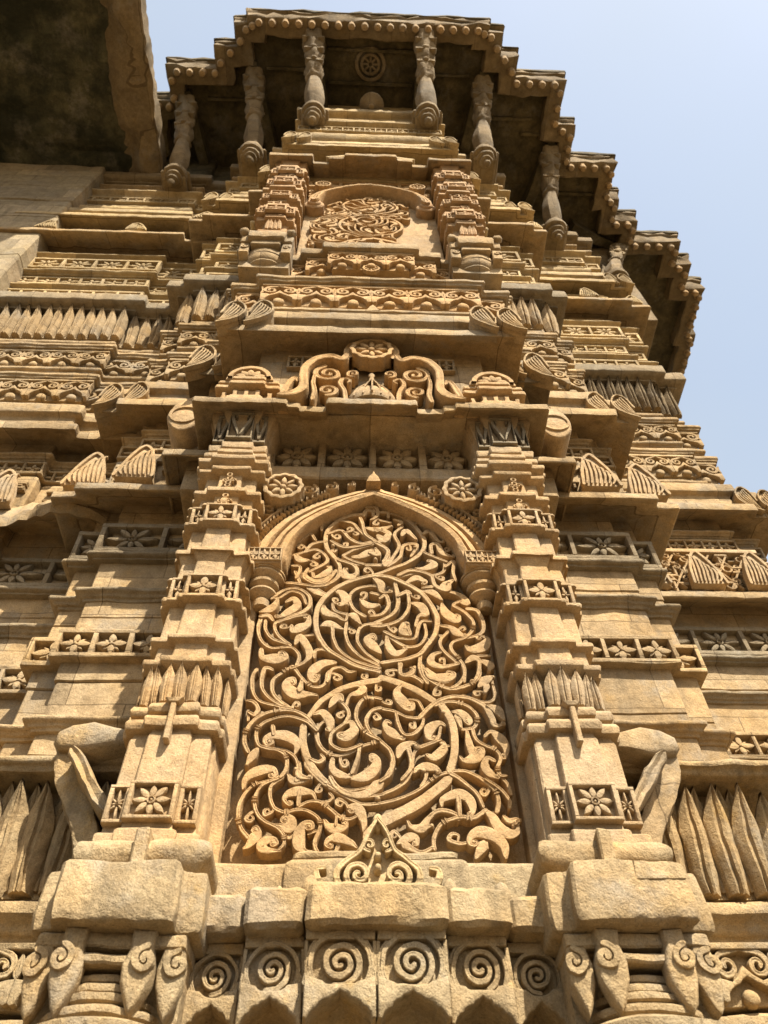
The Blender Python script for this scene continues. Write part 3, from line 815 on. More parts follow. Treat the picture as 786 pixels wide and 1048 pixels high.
def curl(st):
    """winds the end of a leaf stroke into a tight hook"""
    big = max(p[2] for p in st)
    if big < .0195 or st[-1][2] > .62 * big or len(st) < 4: return st
    (x0, z0, _), (x1, z1, _), (x2, z2, w2) = st[-3:]
    a1 = math.atan2(z1 - z0, x1 - x0); a2 = math.atan2(z2 - z1, x2 - x1)
    turn = (a2 - a1 + PI) % (2 * PI) - PI; sg = 1 if turn > 0 else -1
    r = max(.0105, .34 * big); a = a2; x, z = x2, z2; out = list(st)
    for k in range(5):
        a += sg * .95; r *= .80; x += math.cos(a) * r * .95; z += math.sin(a) * r * .95
        out.append((x, z, max(.0085, .30 * big * (1 - .08 * k))))
    return out
mb = MB(); rnd = random.Random(3)
strokes = [curl(s) for s in strokes]
for st in strokes:
    h = .125 - .010 * rnd.uniform(0, 1); big = max(p[2] for p in st)
    ribbon(mb, [(x, z, w * (((1.20 if w > .75 * big else 1.08) if w > .016 and big > .019 else .92) if min(p[2] for p in st) < .6 * big else 1.0)) for x, z, w in st], PYV, h, 5, base=.068, sec=UND)
    if big <= .022 and len(st) > 6:                               # knots on the stems
        cp = cat(st, 4)
        for q in (int(len(cp) * rnd.uniform(.25, .4)), int(len(cp) * rnd.uniform(.6, .8))):
            for q2 in (q, q + 1):
                if q2 + 1 >= len(cp): continue
                x, z, w = cp[q2]; dx, dz = cp[q2 + 1][0] - cp[q2 - 1][0], cp[q2 + 1][1] - cp[q2 - 1][1]; l = math.hypot(dx, dz) or 1
                nx, nz = -dz / l * w * .55, dx / l * w * .55
                ribbon(mb, [(x - nx, z - nz, .008), (x, z, .010), (x + nx, z + nz, .008)], PYV, h + .005, 2, base=.075)
    if big > .019:                                  # ball in the curl of a leaf
        x, z, w = st[-1]
        if w < .6 * big: dome(mb, circ(x, z, .0105, 10), PYV, h * 1.01, base=.07)
pts = [(p[0], p[1], p[2] * .55) for st in strokes for p in cat(st, 3)]
cell = {}
for p in pts: cell.setdefault((int(p[0] // .06), int(p[1] // .06)), []).append(p)
def near(x, z):
    d = 9; q = None
    for i in (-1, 0, 1):
        for j in (-1, 0, 1):
            for p in cell.get((int(x // .06) + i, int(z // .06) + j), ()):
                e = math.hypot(p[0] - x, p[1] - z) - p[2]
                if e < d: d, q = e, p
    return d, q
def inside(x, z): return all(any((p[0] - x) * a > abs(p[1] - z) * .6 if a else (p[1] - z) * c > abs(p[0] - x) * .6 for p in pts if abs(p[0] - x) < .13 and abs(p[1] - z) < .13) for a, c in ((1, 0), (-1, 0), (0, 1), (0, -1)))
for _ in range(3200):
    x, z = rnd.uniform(-.5, .54), rnd.uniform(1.40, 3.34); d, q = near(x, z)
    if not (.021 < d < .07) or q is None or not inside(x, z): continue
    a = math.atan2(z - q[1], x - q[0]); r = min(d, .034); sg = rnd.choice((-1, 1))
    st = [(q[0], q[1], .011), ((q[0] + x) / 2 + math.sin(a) * r * .4 * sg, (q[1] + z) / 2 - math.cos(a) * r * .4 * sg, .014)] + [(x + r * .62 * k * math.cos(a + sg * t), z + r * .62 * k * math.sin(a + sg * t), w) for t, k, w in ((-.4, 1, .019), (.9, 1, .017), (2.2, .9, .011), (3.4, .6, .009))]
    st = [(u, v, w * min(1, r / .026)) for u, v, w in st]
    ribbon(mb, st, PYV, .122 - .012 * rnd.random(), 4, base=.070, sec=UND)
    for p in cat(st, 2): cell.setdefault((int(p[0] // .06), int(p[1] // .06)), []).append((p[0], p[1], p[2] * .55))
for x, z in ((.02, 1.60), (-.30, 1.72), (.20, 1.72), (.0, 2.06), (.03, 2.20), (.30, 2.0), (-.12, 2.62), (.17, 2.50), (.02, 2.95), (-.2, 3.05), (.23, 3.05)):
    dome(mb, circ(x, z, .013, 8), PYV, .126, base=.07)
obj('vine_relief', mb, 'carve', niche, (0, PYV, 1.4), .0022)

for xa, xb in ((-.70, -.556), (.580, .72)):
    mb = MB(); rbox(mb, xa, xb, 2.715, 2.83, 1.28, 2.80, .006, .05); obj('border_strip', mb, 'warm', niche, (xa, 2.72, 1.3), .004)
ASEC = [(-.5, 0), (-.5, .70), (-.46, .78), (-.24, .82), (-.20, .78), (-.18, .62), (-.10, .62), (-.08, .80), (-.04, .88), (.12, .92), (.15, .80), (.20, .80), (.23, .96), (.28, 1.0), (.42, .97), (.5, .86), (.5, 0)]
half = [(-.535, 2.89, .16), (-.525, 2.965, .165), (-.485, 3.08, .15), (-.405, 3.20, .145), (-.28, 3.315, .135), (-.15, 3.395, .12), (-.05, 3.445, .11)]
def arch(half, y, h, apex, dx=.012, sec=ASEC):
    mb = MB(); H = [(x + dx, z, w) for x, z, w in half]
    path = H + [(dx, apex, half[-1][2])] + [(2 * dx - x, z, w) for x, z, w in reversed(H)]
    ribbon(mb, path, y, h, 6, sec=[(-a, b) for a, b in sec]); return mb
mb = arch([(x, z, w * 1.12) for x, z, w in half], PYV, .19, 3.468)
poly(mb, [(-.03, 3.50), (.054, 3.50), (.04, 3.55), (.02, 3.575), (.012, 3.60), (.004, 3.575), (-.016, 3.55)], PYV, .215)
obj('arch', mb, 'carve', niche, (0, 2.7, 2.9), .003)
# spandrels: string of curled beads on the back of the arch, scrolls beyond
mb = MB()
bar(mb, -.60, .62, 3.56, 3.62, PYV, .03)
for s in (-1, 1):
    pa = cat([(s * .635 + .012, 2.94, 0), (s * .59 + .012, 3.06, 0), (s * .515 + .012, 3.20, 0), (s * .40 + .012, 3.33, 0), (s * .25 + .012, 3.435, 0)], 6)
    for i, (x, z, _) in enumerate(pa):
        ribbon(mb, [(x, z, .016), (x + s * .020, z + .010, .013), (x + s * .022, z + .030, .010)], PYV, .17, 3)
    ribbon(mb, [(x + s * .042, z + .025, .014) for x, z, _ in pa[:20:3]], PYV, .17, 3)
    for cx, cz, r, t in ((.575, 3.30, .062, 1.6), (.60, 3.13, .04, 1.3), (.62, 3.02, .03, 1.2), (.36, 3.49, .05, 1.5), (.24, 3.52, .04, 1.3), (.44, 3.43, .04, 1.3), (.13, 3.545, .025, 1.1)):
        ribbon(mb, spiral(s * cx + .012, cz, r, t, PI / 2 if s > 0 else PI / 3, .018, s, wend=.012), PYV, .16, 2)
    for k in range(14): ribbon(mb, spiral(s * rnd.uniform(.40, .62), 3.25 + rnd.uniform(-.12, .3), rnd.uniform(.02, .03), .9, rnd.random() * 6, .012, s), PYV, .13, 2)
obj('spandrel_scrolls', mb, 'warm', niche, (0, 2.74, 3.3), .002)
for s in (-1, 1):
    mb = MB(); rbox(mb, s * .50 - .06, s * .50 + .07, 2.66, 2.80, 3.37, 3.47); wheel(mb, s * .50 + .008, 3.43, .112, 2.68, .11); obj('wheel_boss', mb, 'warm', niche, (s * .53, 2.6, 3.45), .003)
    mb = MB(); cx = s * .545 + .01
    rbox(mb, cx - .085, cx + .085, 2.585, 2.75, 2.81, 2.92, .006, .04); 
    frame_cells(mb, cx - .085, cx + .085, 2.82, 2.912, 2.588, .014, 3, cross_cell, .008)
    lathe(mb, cx, 2.70, [(.02, 2.60), (.035, 2.605), (.04, 2.64), (.03, 2.655), (.055, 2.672), (.07, 2.685), (.07, 2.695), (.045, 2.705), (.045, 2.715), (.075, 2.735), (.078, 2.75), (.06, 2.757), (.085, 2.772), (.10, 2.785), (.10, 2.795), (.09, 2.798), (.105, 2.803), (.105, 2.812)], 26)
    obj('arch_capital', mb, 'warm', niche, (cx, 2.66, 2.8), .002)
# rosette frieze over the arch
mb = MB(); rbox(mb, -.63, .65, 2.66, 2.80, 3.625, 3.735, .01, .05)
box(mb, -.63, .65, 2.765, 2.85, 3.73, 4.08)
frame_cells(mb, -.63, .65, 3.74, 4.07, 2.765, .075, 4, rosette_cell, .045, .035)
obj('rosette_frieze', mb, 'wall', niche, (0, 2.7, 3.7), .004)
# sill
mb = MB(); stack(mb, [(-.61, 2.9), (-.61, 2.60), (-.30, 2.60), (-.30, 2.57), (.32, 2.57), (.32, 2.60), (.62, 2.60), (.62, 2.9)], [(-.05, 1.10), (0, 1.11), (0, 1.30), (-.015, 1.315), (-.03, 1.318)], d=.04, r=.008)
rbox(mb, -.28, .29, 2.585, 2.75, 1.31, 1.345, .01, .04)
obj('sill', mb, 'ledge', niche, (0, 2.6, 1.2), .006)
# vase of scrolls on the ledge
mb = MB(); y = 2.47
poly(mb, [(-.16, 1.10), (.18, 1.10), (.17, 1.15), (.13, 1.21), (.075, 1.265), (.045, 1.33), (.01, 1.385), (-.025, 1.33), (-.055, 1.265), (-.11, 1.21), (-.15, 1.15)], y + .02, .02)
for s in (-1, 1):
    ribbon(mb, [(.01, 1.10, .022), (s * .075 + .01, 1.115, .022), (s * .125 + .01, 1.155, .022), (s * .13 + .01, 1.20, .02), (s * .095 + .01, 1.235, .018), (s * .055 + .01, 1.27, .016), (s * .03 + .01, 1.33, .014), (.01, 1.375, .01)], y, .045, 5)
    ribbon(mb, spiral(s * .062 + .01, 1.185, .046, 1.5, -PI / 2, .02, s, wend=.015), y, .045, 3)
    ribbon(mb, spiral(s * .028 + .01, 1.285, .024, 1.2, -PI / 2, .013, s, wend=.010), y, .042, 3)
    ribbon(mb, [(s * .10 + .01, 1.10, .02), (s * .15 + .01, 1.125, .026), (s * .19 + .01, 1.165, .024), (s * .195 + .01, 1.20, .018), (s * .17 + .01, 1.205, .014)], y, .045, 4)
    ribbon(mb, [(s * .14 + .01, 1.10, .02), (s * .20 + .01, 1.12, .024), (s * .235 + .01, 1.105, .018)], y, .045, 4)
for z in (1.13, 1.21, 1.25): dome(mb, circ(.01, z, .013, 8), y, .045)
dome(mb, [(.01 + .02 * math.cos(a), 1.375 + .035 * math.sin(a)) for a in [2 * PI * i / 14 for i in range(14)]], y + .02, .05)
obj('scroll_vase', mb, 'yellow', niche, (.01, y, 1.1), .003, label='small carved vase of pale yellowed scrolls')
for x, z, r in ((-.20, 1.115, .028), (.235, 1.11, .026), (.40, 1.10, .026), (-.30, 1.10, .02)):
    mb = MB(); lathe(mb, x, 2.44, [(.004, z - .02), (r, z), (r * 1.1, z + r), (r * .7, z + r * 2), (r * .2, z + r * 2.5)], 12); obj('finial', mb, 'ledge', niche, (x, 2.44, z), .004)

# ------------------------------------------------------------------ ledge and corbels
for xa, xb, y, z0, z1 in ((-.205, .205, 2.29, .978, 1.10), (-.385, -.207, 2.32, .98, 1.098), (.207, .40, 2.32, .98, 1.098), (-.54, -.387, 2.36, .984, 1.092), (.402, .55, 2.36, .984, 1.092)):
    mb = MB(); rbox(mb, xa, xb, y, 2.8, z0, z1, .014, .025); obj('ledge_block', mb, 'ledge', root, ((xa + xb) / 2, y, z0), .006)
def corbel(xa, xb, y):
    w = xb - xa; cx = (xa + xb) / 2; zb, zt = .79, .985; mb = MB()
    hs = [(1, -.034), (.90, -.036), (.82, -.020), (.72, -.010), (.62, -.006), (.56, .004), (.44, .010), (.30, .014), (.22, .022), (.10, .025), (0, .034)]
    out = [(xa, zt), (xb, zt)] + [(cx + w / 2 * u, zb + v) for u, v in hs] + [(cx - w / 2 * u, zb + v) for u, v in hs[-2::-1]]
    poly(mb, out, y + .025, .005, base=-.12)
    hp = [(cx + w / 2 * .985, zb + .07)] + [(cx + w * .34 * math.cos(a), max(zb + .050, zb + .105 + w * .36 * math.sin(a))) for a in [-.75 - (PI - 1.5) * q / 10 for q in range(11)]] + [(cx - w / 2 * .985, zb + .07)]
    poly(mb, hp + [(cx - w / 2 * u * .985, zb + v) for u, v in hs] + [(cx + w / 2 * u * .985, zb + v) for u, v in hs[-2::-1]], y + .02, .034, c=.006)
    bar(mb, xa + .002, xb - .002, zt - .03, zt, y + .02, .028)
    ribbon(mb, spiral(cx, zb + .103, w * .30, 2.1, -PI * .5 + rnd.uniform(-.4, .4), w * .088, 1 if cx < .3 else -1, 24, w * .075, .12), y + .02, .03, 2)
    ringrib(mb, cx, zb + .10, w * .42, w * .07, y + .02, .03, 22, -.6, PI + .6)
    if w > .18: ringrib(mb, cx, zb + .10, w * .47, w * .05, y + .02, .022, 22, -.4, PI + .4)
    for s in (-1, 1):
        e = w / 2
        ribbon(mb, [(cx + s * e * x, z, t) for x, z, t in ((.92, zb + .01, .014), (.80, zb + .05, .016), (.90, zb + .085, .014), (.97, zb + .05, .012))], y + .02, .03, 4)
        bar(mb, cx + s * e * .96 - .006, cx + s * e * .96 + .006, zb + .08, zt - .03, y + .02, .02)
    # hollow bowl under the panel
    rows = []
    for j in range(5):
        t = j / 4; rows.append([(cx + w * .49 * (1 - .25 * t) * s, y + .032 + .26 * t, zb + .055 * (1 - abs(s) ** 1.4) + .02 - .15 * t ** 1.1) for s in (-1, -.6, -.2, .2, .6, 1)])
    mb.rows(rows); box(mb, xa + .004, xb - .004, y + .06, y + .25, zb + .055, zt)
    obj('corbel', mb, 'ledge', root, (cx, y, .8), .004)
for xa, xb, y in ((-.545, -.388, 2.45), (-.385, -.206, 2.40), (-.203, -.001, 2.35), (.001, .203, 2.35), (.206, .39, 2.40), (.393, .55, 2.45)): corbel(xa, xb, y)
mb = MB(); stack(mb, [(-.56, 3), (-.56, 2.55), (.56, 2.55), (.56, 3)], [(-.05, .45), (0, .5), (.02, .7), (0, 1.0), (-.05, 1.02)]); obj('corbel_course', mb, 'ledge', root, (0, 2.5, .5), .006)

def pilaster_base(s):
    cx = s * .735; mb = MB()
    pr = [(-.03, .945), (0, .95), (.004, 1.0), (-.002, 1.118), (-.03, 1.125), (-.12, 1.16), (-.14, 1.17)]
    stack(mb, [(cx - .235, 2.8), (cx - .235, 2.27), (cx - .17, 2.27), (cx - .17, 2.2), (cx + .17, 2.2), (cx + .17, 2.27), (cx + .235, 2.27), (cx + .235, 2.8)], pr, d=.02, r=.012, c=.010)
    for t in ((-1, 1) if s > 0 else ()): poly(mb, [(cx + t * .012, 1.06), (cx + t * .16, 1.06), (cx + t * .10, 1.085), (cx + t * .02, 1.115)], 2.204, .007, c=.004)
    b = obj('base_block', mb, 'ledge', root, (cx, 2.2, .95), .006)
    mb = MB(); stack(mb, [(cx - .205, 2.8), (cx - .205, 2.36), (cx + .205, 2.36), (cx + .205, 2.8)], [(-.05, 1.16), (0, 1.19), (.012, 1.225), (0, 1.262), (-.03, 1.27)], d=.025, r=.014)
    rbox(mb, cx - .022, cx + .022, 2.325, 2.45, 1.15, 1.285, .006, .03)
    obj('base_slab', mb, 'ledge', b, (cx, 2.36, 1.2), .007)
    mb = MB()
    box(mb, cx - .20, cx + .20, 2.36, 2.7, .62, .955)
    rbox(mb, cx - .205, cx + .205, 2.27, 2.5, .905, .945, .006, .03); rbox(mb, cx - .125, cx + .125, 2.255, 2.5, .86, .885, .006, .03)
    for z, r in ((.835, .10), (.81, .11), (.785, .125), (.75, .15)):
        lathe(mb, cx, 2.37, [(r, z - .012), (r + .01, z - .008), (r + .012, z), (r + .01, z + .008), (r, z + .012)], 20, sy=.75)
    for k, (dx, w) in enumerate(((-.175, .075), (-.095, .085), (.095, .085), (.175, .075))):
        yy = 2.29 if k in (1, 2) else 2.32
        out = [(cx + dx + w * .5 * x, z) for x, z in ((-.8, .948), (.8, .948), (.72, .90), (1, .86), (.9, .815), (.35, .755), (0, .735), (-.35, .755), (-.9, .815), (-1, .86), (-.72, .90))]
        poly(mb, out, yy, .045, c=.010)
        ribbon(mb, spiral(cx + dx - (1 if dx < 0 else -1) * w * .2, .865, .034, 1.3, PI / 2, .018, 1 if dx > 0 else -1), yy - .044, .014, 2)
    obj('volute_panel', mb, 'ledge', b, (cx, 2.28, .9), .005)
    mb = MB(); lathe(mb, cx, 2.42, [(.05, .42), (.12, .47), (.17, .545), (.175, .57), (.20, .59), (.20, .61), (.22, .635), (.22, .655), (.23, .68), (.23, .71), (.20, .722)], 30)
    obj('bowl', mb, 'ledge', b, (cx, 2.42, .6), .005)
for s in (-1, 1): pilaster_base(s)

# ------------------------------------------------------------------ pilasters
def pplan(cx, y, k=1.0):
    a = [(-.162, .30), (-.162, .085), (-.148, .085), (-.148, .03), (-.073, .03), (-.073, 0), (.073, 0), (.073, .03), (.148, .03), (.148, .085), (.162, .085), (.162, .30)]
    return [(cx + x * k, y + q) for x, q in a]

def facet_cells(mb, cx, y, z0, z1, o, depth, cell=cross_cell, only=None):
    for q, (xa, xb, dy) in enumerate(((-.073, .073, 0), (-.148 - o, -.073 - o, .03), (.073 + o, .148 + o, .03))):
        if only is not None and q != only: continue
        if dy == 0: xa -= o; xb += o
        frame_cells(mb, cx + xa, cx + xb, z0, z1, y + dy - o, depth, 1, cell, .016, .014)

def pilaster(cx, y=2.5):
    pl = pplan(cx, y)
    mb = MB()
    pr = [(.03, 1.26), (.03, 1.36), (.012, 1.375), (.008, 1.745), (.0, 1.76), (.0, 1.77), (.030, 1.772), (.034, 1.80), (.028, 1.818), (-.005, 1.822), (-.005, 1.836), (.022, 1.838), (.028, 1.86), (.022, 1.882), (-.01, 1.886), (-.01, 1.90),
          (-.02, 1.905), (-.015, 2.06), (.03, 2.085), (.034, 2.11), (0, 2.118), (-.004, 2.205), (.028, 2.215), (.028, 2.235), (.012, 2.25), (0, 2.256), (-.006, 2.45), (.0, 2.61), (-.006, 2.73),
          (.028, PYV), (.03, 2.77), (.008, 2.785), (-.006, 2.79), (-.01, 2.98), (-.01, 3.235), (.028, 3.245), (.03, 3.272), (.004, 3.29), (-.01, 3.295), (-.012, 3.425), (.03, 3.435), (.034, 3.455), (.012, 3.47), (.006, 3.50), (.045, 3.515), (.048, 3.545), (.02, 3.56), (.015, 3.59),
          (.028, 3.60), (.028, 3.63), (-.008, 3.64), (-.008, 3.66), (.015, 3.67), (.02, 3.72), (-.005, 3.73), (.0, 3.80), (.012, 3.90), (.04, 3.985), (.045, 4.03), (-.02, 4.06)]
    stack(mb, pl, pr, d=.04, r=.004, c=.006)
    p = obj('pilaster', mb, 'warm', root, (cx, y, 1.26), .004)
    # flowered panel cut into the foot
    for q in range(3):
        mb = MB(); facet_cells(mb, cx, y, 1.39, 1.535, .012, .03, rosette_cell, q); obj('flower_panel', mb, 'warm', p, (cx, y, 1.4), .002)
    for z0, z1 in ((2.455, 2.60), (2.985, 3.125)):
        mb = MB(); stack(mb, pl, [(-.02, z0 - .012), (.03, z0 - .002), (.032, z0 + .02), (-.004, z0 + .02), (-.004, z1 - .015), (.032, z1 - .015), (.03, z1), (-.02, z1 + .01)], d=.04, r=.004)
        facet_cells(mb, cx, y + .01, z0, z1, .006, .038)
        obj('flower_block', mb, 'warm', p, (cx, y, z0), .002)
    # collar of pointed lotus leaves
    mb = MB()
    for xa, xb, dy, n in ((-.078, .078, 0, 3), (-.160, -.078, .03, 2), (.078, .160, .03, 2), (-.185, -.155, .09, 1), (.155, .185, .09, 1)):
        leaf_row(mb, cx + xa, cx + xb, y + dy + .012, 1.905, 2.085, n, .008, .045, .02, .02, 1.12)
    obj('lotus_collar', mb, 'warm', p, (cx, y, 1.9), .002)
    mb = MB(); rbox(mb, cx - .011, cx + .011, y - .05, y, 1.70, 1.89, .004, .03); poly(mb, [(cx - .035, 1.885), (cx + .035, 1.885), (cx + .02, 1.862), (cx - .02, 1.862)], y - .02, .035)
    # hanging chain and bell
    for z in (3.40, 3.365, 3.33, 3.305, 3.215, 3.18, 3.15): ringrib(mb, cx + rnd.uniform(-.004, .004), z, .013, .009, y + .012, .03, 10)
    for s in (-1, 1): ribbon(mb, spiral(cx + s * .02, 3.35, .018, 1.1, 0, .009, s), y + .012, .03, 2); ribbon(mb, spiral(cx + s * .02, 3.17, .018, 1.1, 0, .009, s), y + .012, .03, 2)
    dome(mb, [(cx - .03, 3.145), (cx + .03, 3.145), (cx + .02, 3.19), (cx, 3.21), (cx - .02, 3.19)], y + .012, .03)
    obj('chain', mb, 'warm', p, (cx, y, 3.3), .001)
    # capital with bracket fronds
    mb = MB()
    for xa, xb, dy in ((-.073, .073, 0), (-.150, -.078, .03), (.078, .150, .03)):
        c = cx + (xa + xb) / 2; w = (xb - xa)
        for s in (-1, 1):
            if dy == 0 or True:
                ribbon(mb, [(c + s * w * .04, 3.76, .008), (c + s * w * .14, 3.82, .014), (c + s * w * .32, 3.90, .02), (c + s * w * .36, 3.955, .016), (c + s * w * .24, 3.965, .012), (c + s * w * .22, 3.935, .009)], y + dy - .012, .035, 4)
        bar(mb, c - w * .47, c + w * .47, 3.975, 3.995, y + dy - .02, .03)
        bar(mb, c - w * .5, c - w * .44, 3.74, 3.98, y + dy - .01, .025); bar(mb, c + w * .44, c + w * .5, 3.74, 3.98, y + dy - .01, .025)
        bar(mb, c - w * .5, c + w * .5, 3.735, 3.755, y + dy - .012, .024)
    obj('capital', mb, 'grey', p, (cx, y, 3.75), .002)
    return p
for s in (-1, 1): pilaster(s * .775 + .004)

# ------------------------------------------------------------------ chhajja and pediment over the main niche
PCH = [(-.86, 3.2), (-.86, 2.56), (-.50, 2.56), (-.50, 2.585), (-.43, 2.585), (-.43, 2.61), (-.27, 2.61), (-.27, 2.55), (.27, 2.55), (.27, 2.61), (.43, 2.61), (.43, 2.585), (.50, 2.585), (.50, 2.56), (.86, 2.56), (.86, 3.2)]
mb = MB()
stack(mb, PCH, [(-.22, 4.11), (-.10, 4.09), (.05, 4.05), (.15, 3.985), (.185, 3.955), (.20, 3.95), (.20, 4.005), (.19, 4.02), (.12, 4.05), (-.02, 4.12), (-.1, 4.12)], d=.035, r=.005, yonly=True)
ch = obj('chhajja', mb, 'wall', root, (0, 2.4, 3.95), .006)
mb = MB()
for s in (-1, 1):
    h = .13
    ribbon(mb, [(s * .55, 4.03, .04), (s * .47, 4.06, .06), (s * .42, 4.14, .062), (s * .425, 4.27, .055), (s * .42, 4.39, .055), (s * .355, 4.50, .055), (s * .265, 4.535, .055), (s * .195, 4.50, .05), (s * .165, 4.55, .04)], 2.47, h, 6)
    ribbon(mb, [(s * .545, 4.04, .04), (s * .525, 4.14, .045), (s * .50, 4.23, .04), (s * .475, 4.27, .03), (s * .46, 4.23, .025)], 2.47, h * .85, 5)
    ribbon(mb, [(s * .36, 4.03, .03), (s * .35, 4.12, .035), (s * .365, 4.24, .028), (s * .36, 4.32, .02)], 2.47, h * .8, 5)
    ribbon(mb, spiral(s * .275, 4.37, .095, 1.7, PI * .4 if s > 0 else PI * .6, .036, -s, wend=.026), 2.47, h * .7, 3)
    ribbon(mb, spiral(s * .275, 4.17, .065, 1.5, -PI * .5, .03, -s, wend=.02), 2.47, h * .65, 3)
    ribbon(mb, [(s * .16, 4.06, .03), (s * .17, 4.16, .03), (s * .20, 4.25, .03), (s * .18, 4.31, .026), (s * .14, 4.29, .022), (s * .15, 4.26, .02)], 2.47, h * .7, 5)
    ribbon(mb, spiral(s * .115, 4.40, .045, 1.3, -PI * .5, .024, s, wend=.018), 2.47, h * .6, 3)
ringrib(mb, 0, 4.665, .165, .045, 2.47, .10, 36, -.6, PI + .6)
obj('pediment', mb, 'carve', ch, (0, 2.45, 4.05), .003)
mb = MB(); wheel(mb, 0, 4.655, .142, 2.44, .10); obj('wheel_boss', mb, 'carve', ch, (0, 2.4, 4.65), .003)
mb = MB()
lathe(mb, 0, 2.42, [(.135, 4.04), (.15, 4.07), (.145, 4.11), (.125, 4.16), (.08, 4.21), (.03, 4.235), (.035, 4.25), (.045, 4.265), (.03, 4.28), (.018, 4.30), (.03, 4.32), (.02, 4.345), (.012, 4.39), (.024, 4.41), (.012, 4.44)], 24, sy=.6)
for k in range(-2, 3): ribbon(mb, [(k * .055, 4.06, .012), (k * .05, 4.12, .012), (k * .025, 4.19, .010), (0, 4.225, .008)], 2.34 + abs(k) * .02, .025, 4)
obj('small_dome', mb, 'warm', ch, (0, 2.4, 4.05), .002)
for s in (-1, 1):
    cx = s * .775; mb = MB(); y = 2.42
    def P(hw, dy): return [(cx - hw, 2.6), (cx - hw, y + dy), (cx - hw * .55, y + dy), (cx - hw * .55, y + dy - .035), (cx + hw * .55, y + dy - .035), (cx + hw * .55, y + dy), (cx + hw, y + dy), (cx + hw, 2.6)]
    for hw, dy, z0, z1 in ((.205, .0, 4.03, 4.08), (.185, .02, 4.08, 4.12), (.15, .05, 4.12, 4.22), (.20, .0, 4.225, 4.265), (.19, .01, 4.30, 4.335), (.17, .03, 4.265, 4.30)):
        stack(mb, P(hw, dy), [(-.01, z0), (0, z0 + .004), (0, z1 - .004), (-.01, z1)], d=.05, r=.003)
    for k in range(5):
        c = cx - .14 + .07 * k; yy = y + (.02 if abs(k - 2) < 2 else .04)
        poly(mb, [(c - .022, 4.12), (c + .022, 4.12), (c + .012, 4.16), (c + .014, 4.20), (c - .014, 4.20), (c - .012, 4.16)], yy + .03, .05, c=.003)
    poly(mb, [(cx + .15 * math.cos(a), 4.33 + .13 * math.sin(a)) for a in [PI * i / 20 for i in range(21)]], y + .05, .05, base=-.1)
    ringrib(mb, cx, 4.335, .12, .03, y, .022, 18, 0.05, PI - .05)
    for k in range(5): dome(mb, petal(cx, 4.335, PI * (k + .5) / 5, .02, .10, .05), y, .02)
    obj('miniature_shrine', mb, 'carve', ch, (cx, y, 4.03), .003)
for s in (-1, 1): mb = MB(); frame_cells(mb, s * .46 - .10, s * .46 + .10, 4.56, 4.72, 2.475, .03, 2, cross_cell, .016); obj('flower_band', mb, 'wall', root, (s * .46, 2.47, 4.6), .003)

# ------------------------------------------------------------------ upper storey of the centre
eave([(-.80, 4), (-.80, 2.50), (.80, 2.50), (.80, 4)], 4.735, .225, 'wall', depth_in=.1, leaf_r=.105)
moulding(PU, 5.29, 5.42, .10, 'wall', 2)
mb = MB(); poly(mb, [(-.05, 5.33), (.07, 5.33), (.05, 5.36), (.03, 5.41), (.01, 5.44), (-.01, 5.41), (-.03, 5.36)], 2.40, .02, base=-.05); obj('finial', mb, 'wall', root, (0, 2.4, 5.35))
scalloped(PU, 5.50, 5.80, .09, 'carve', .26); moulding(PU, 5.805, 5.95, .135, 'wall', 2, .007)
mb = MB(); wheel(mb, 0, 6.03, .07, 2.36, .03); obj('wheel_boss', mb, 'carve', root, (0, 2.36, 5.93), .002)
PN = [(-.66, 3), (-.66, 2.42), (-.54, 2.42), (-.54, 2.36), (-.36, 2.36), (-.36, 2.30), (.36, 2.30), (.36, 2.36), (.54, 2.36), (.54, 2.42), (.66, 2.42), (.66, 3)]
scalloped(PN, 6.03, 6.28, .0, 'carve', .22)
mb = MB(); stack(mb, PN, [(-.1, 6.285), (.04, 6.285), (.045, 6.37), (.02, 6.40), (-.1, 6.41)], d=.05, r=.01); obj('ledge_block', mb, 'wall', root, (0, 2.3, 6.3), .007)

n2 = MB(); stack(n2, [(-.66, 2.7), (-.66, 2.52), (.66, 2.52), (.66, 2.7)], [(-.004, 6.35), (0, 6.36), (0, 7.5), (0, 8.85), (-.004, 8.86)], d=.06, r=0)
n2 = obj('niche_panel', n2, 'warm', root, (0, 2.52, 6.35), .009)
mb = MB()
for st in strokes:
    if min(p[1] for p in st) < 1.95 or max(p[0] for p in st) > (.30 if st[0][1] < 2.75 else .40): continue
    ribbon(mb, [(x * 1.04 - .02, z + 4.93, w * 1.1) for x, z, w in st], 2.52, .06 * rnd.uniform(.85, 1.03), 3)
obj('vine_relief', mb, 'carve', n2, (0, 2.52, 7.1), .002, label='vine carving whose right side has broken away')
half2 = [(-.56, 7.93, .11), (-.555, 8.02, .12), (-.50, 8.16, .12), (-.40, 8.28, .12), (-.27, 8.37, .12), (-.14, 8.425, .12), (-.05, 8.45, .12)]
obj('arch', arch(half2, 2.52, .16, 8.465, 0), 'carve', n2, (0, 2.5, 8), .004)
for s in (-1, 1):
    mb = MB(); cx = s * .56
    for r, h in ((.10, .10), (.07, .125), (.04, .15)): dome(mb, circ(cx, 7.92, r, 20), 2.52, h, steps=((0, 1), (.85, 1), (.95, .9), (1, .75)))
    obj('arch_boss', mb, 'red', n2, (cx, 2.4, 7.92), .002)
    mb = MB(); wheel(mb, s * .50, 8.53, .085, 2.52, .12); obj('wheel_boss', mb, 'carve', n2, (s * .5, 2.45, 8.5), .002)
    mb = MB()
    for k in range(18): ribbon(mb, spiral(s * rnd.uniform(.36, .64), 8.3 + rnd.uniform(-.08, .2), rnd.uniform(.03, .045), 1.1, rnd.random() * 6, .018, s), 2.52, .05, 2)
    obj('spandrel_scrolls', mb, 'carve', n2, (s * .5, 2.5, 8.3), .002)
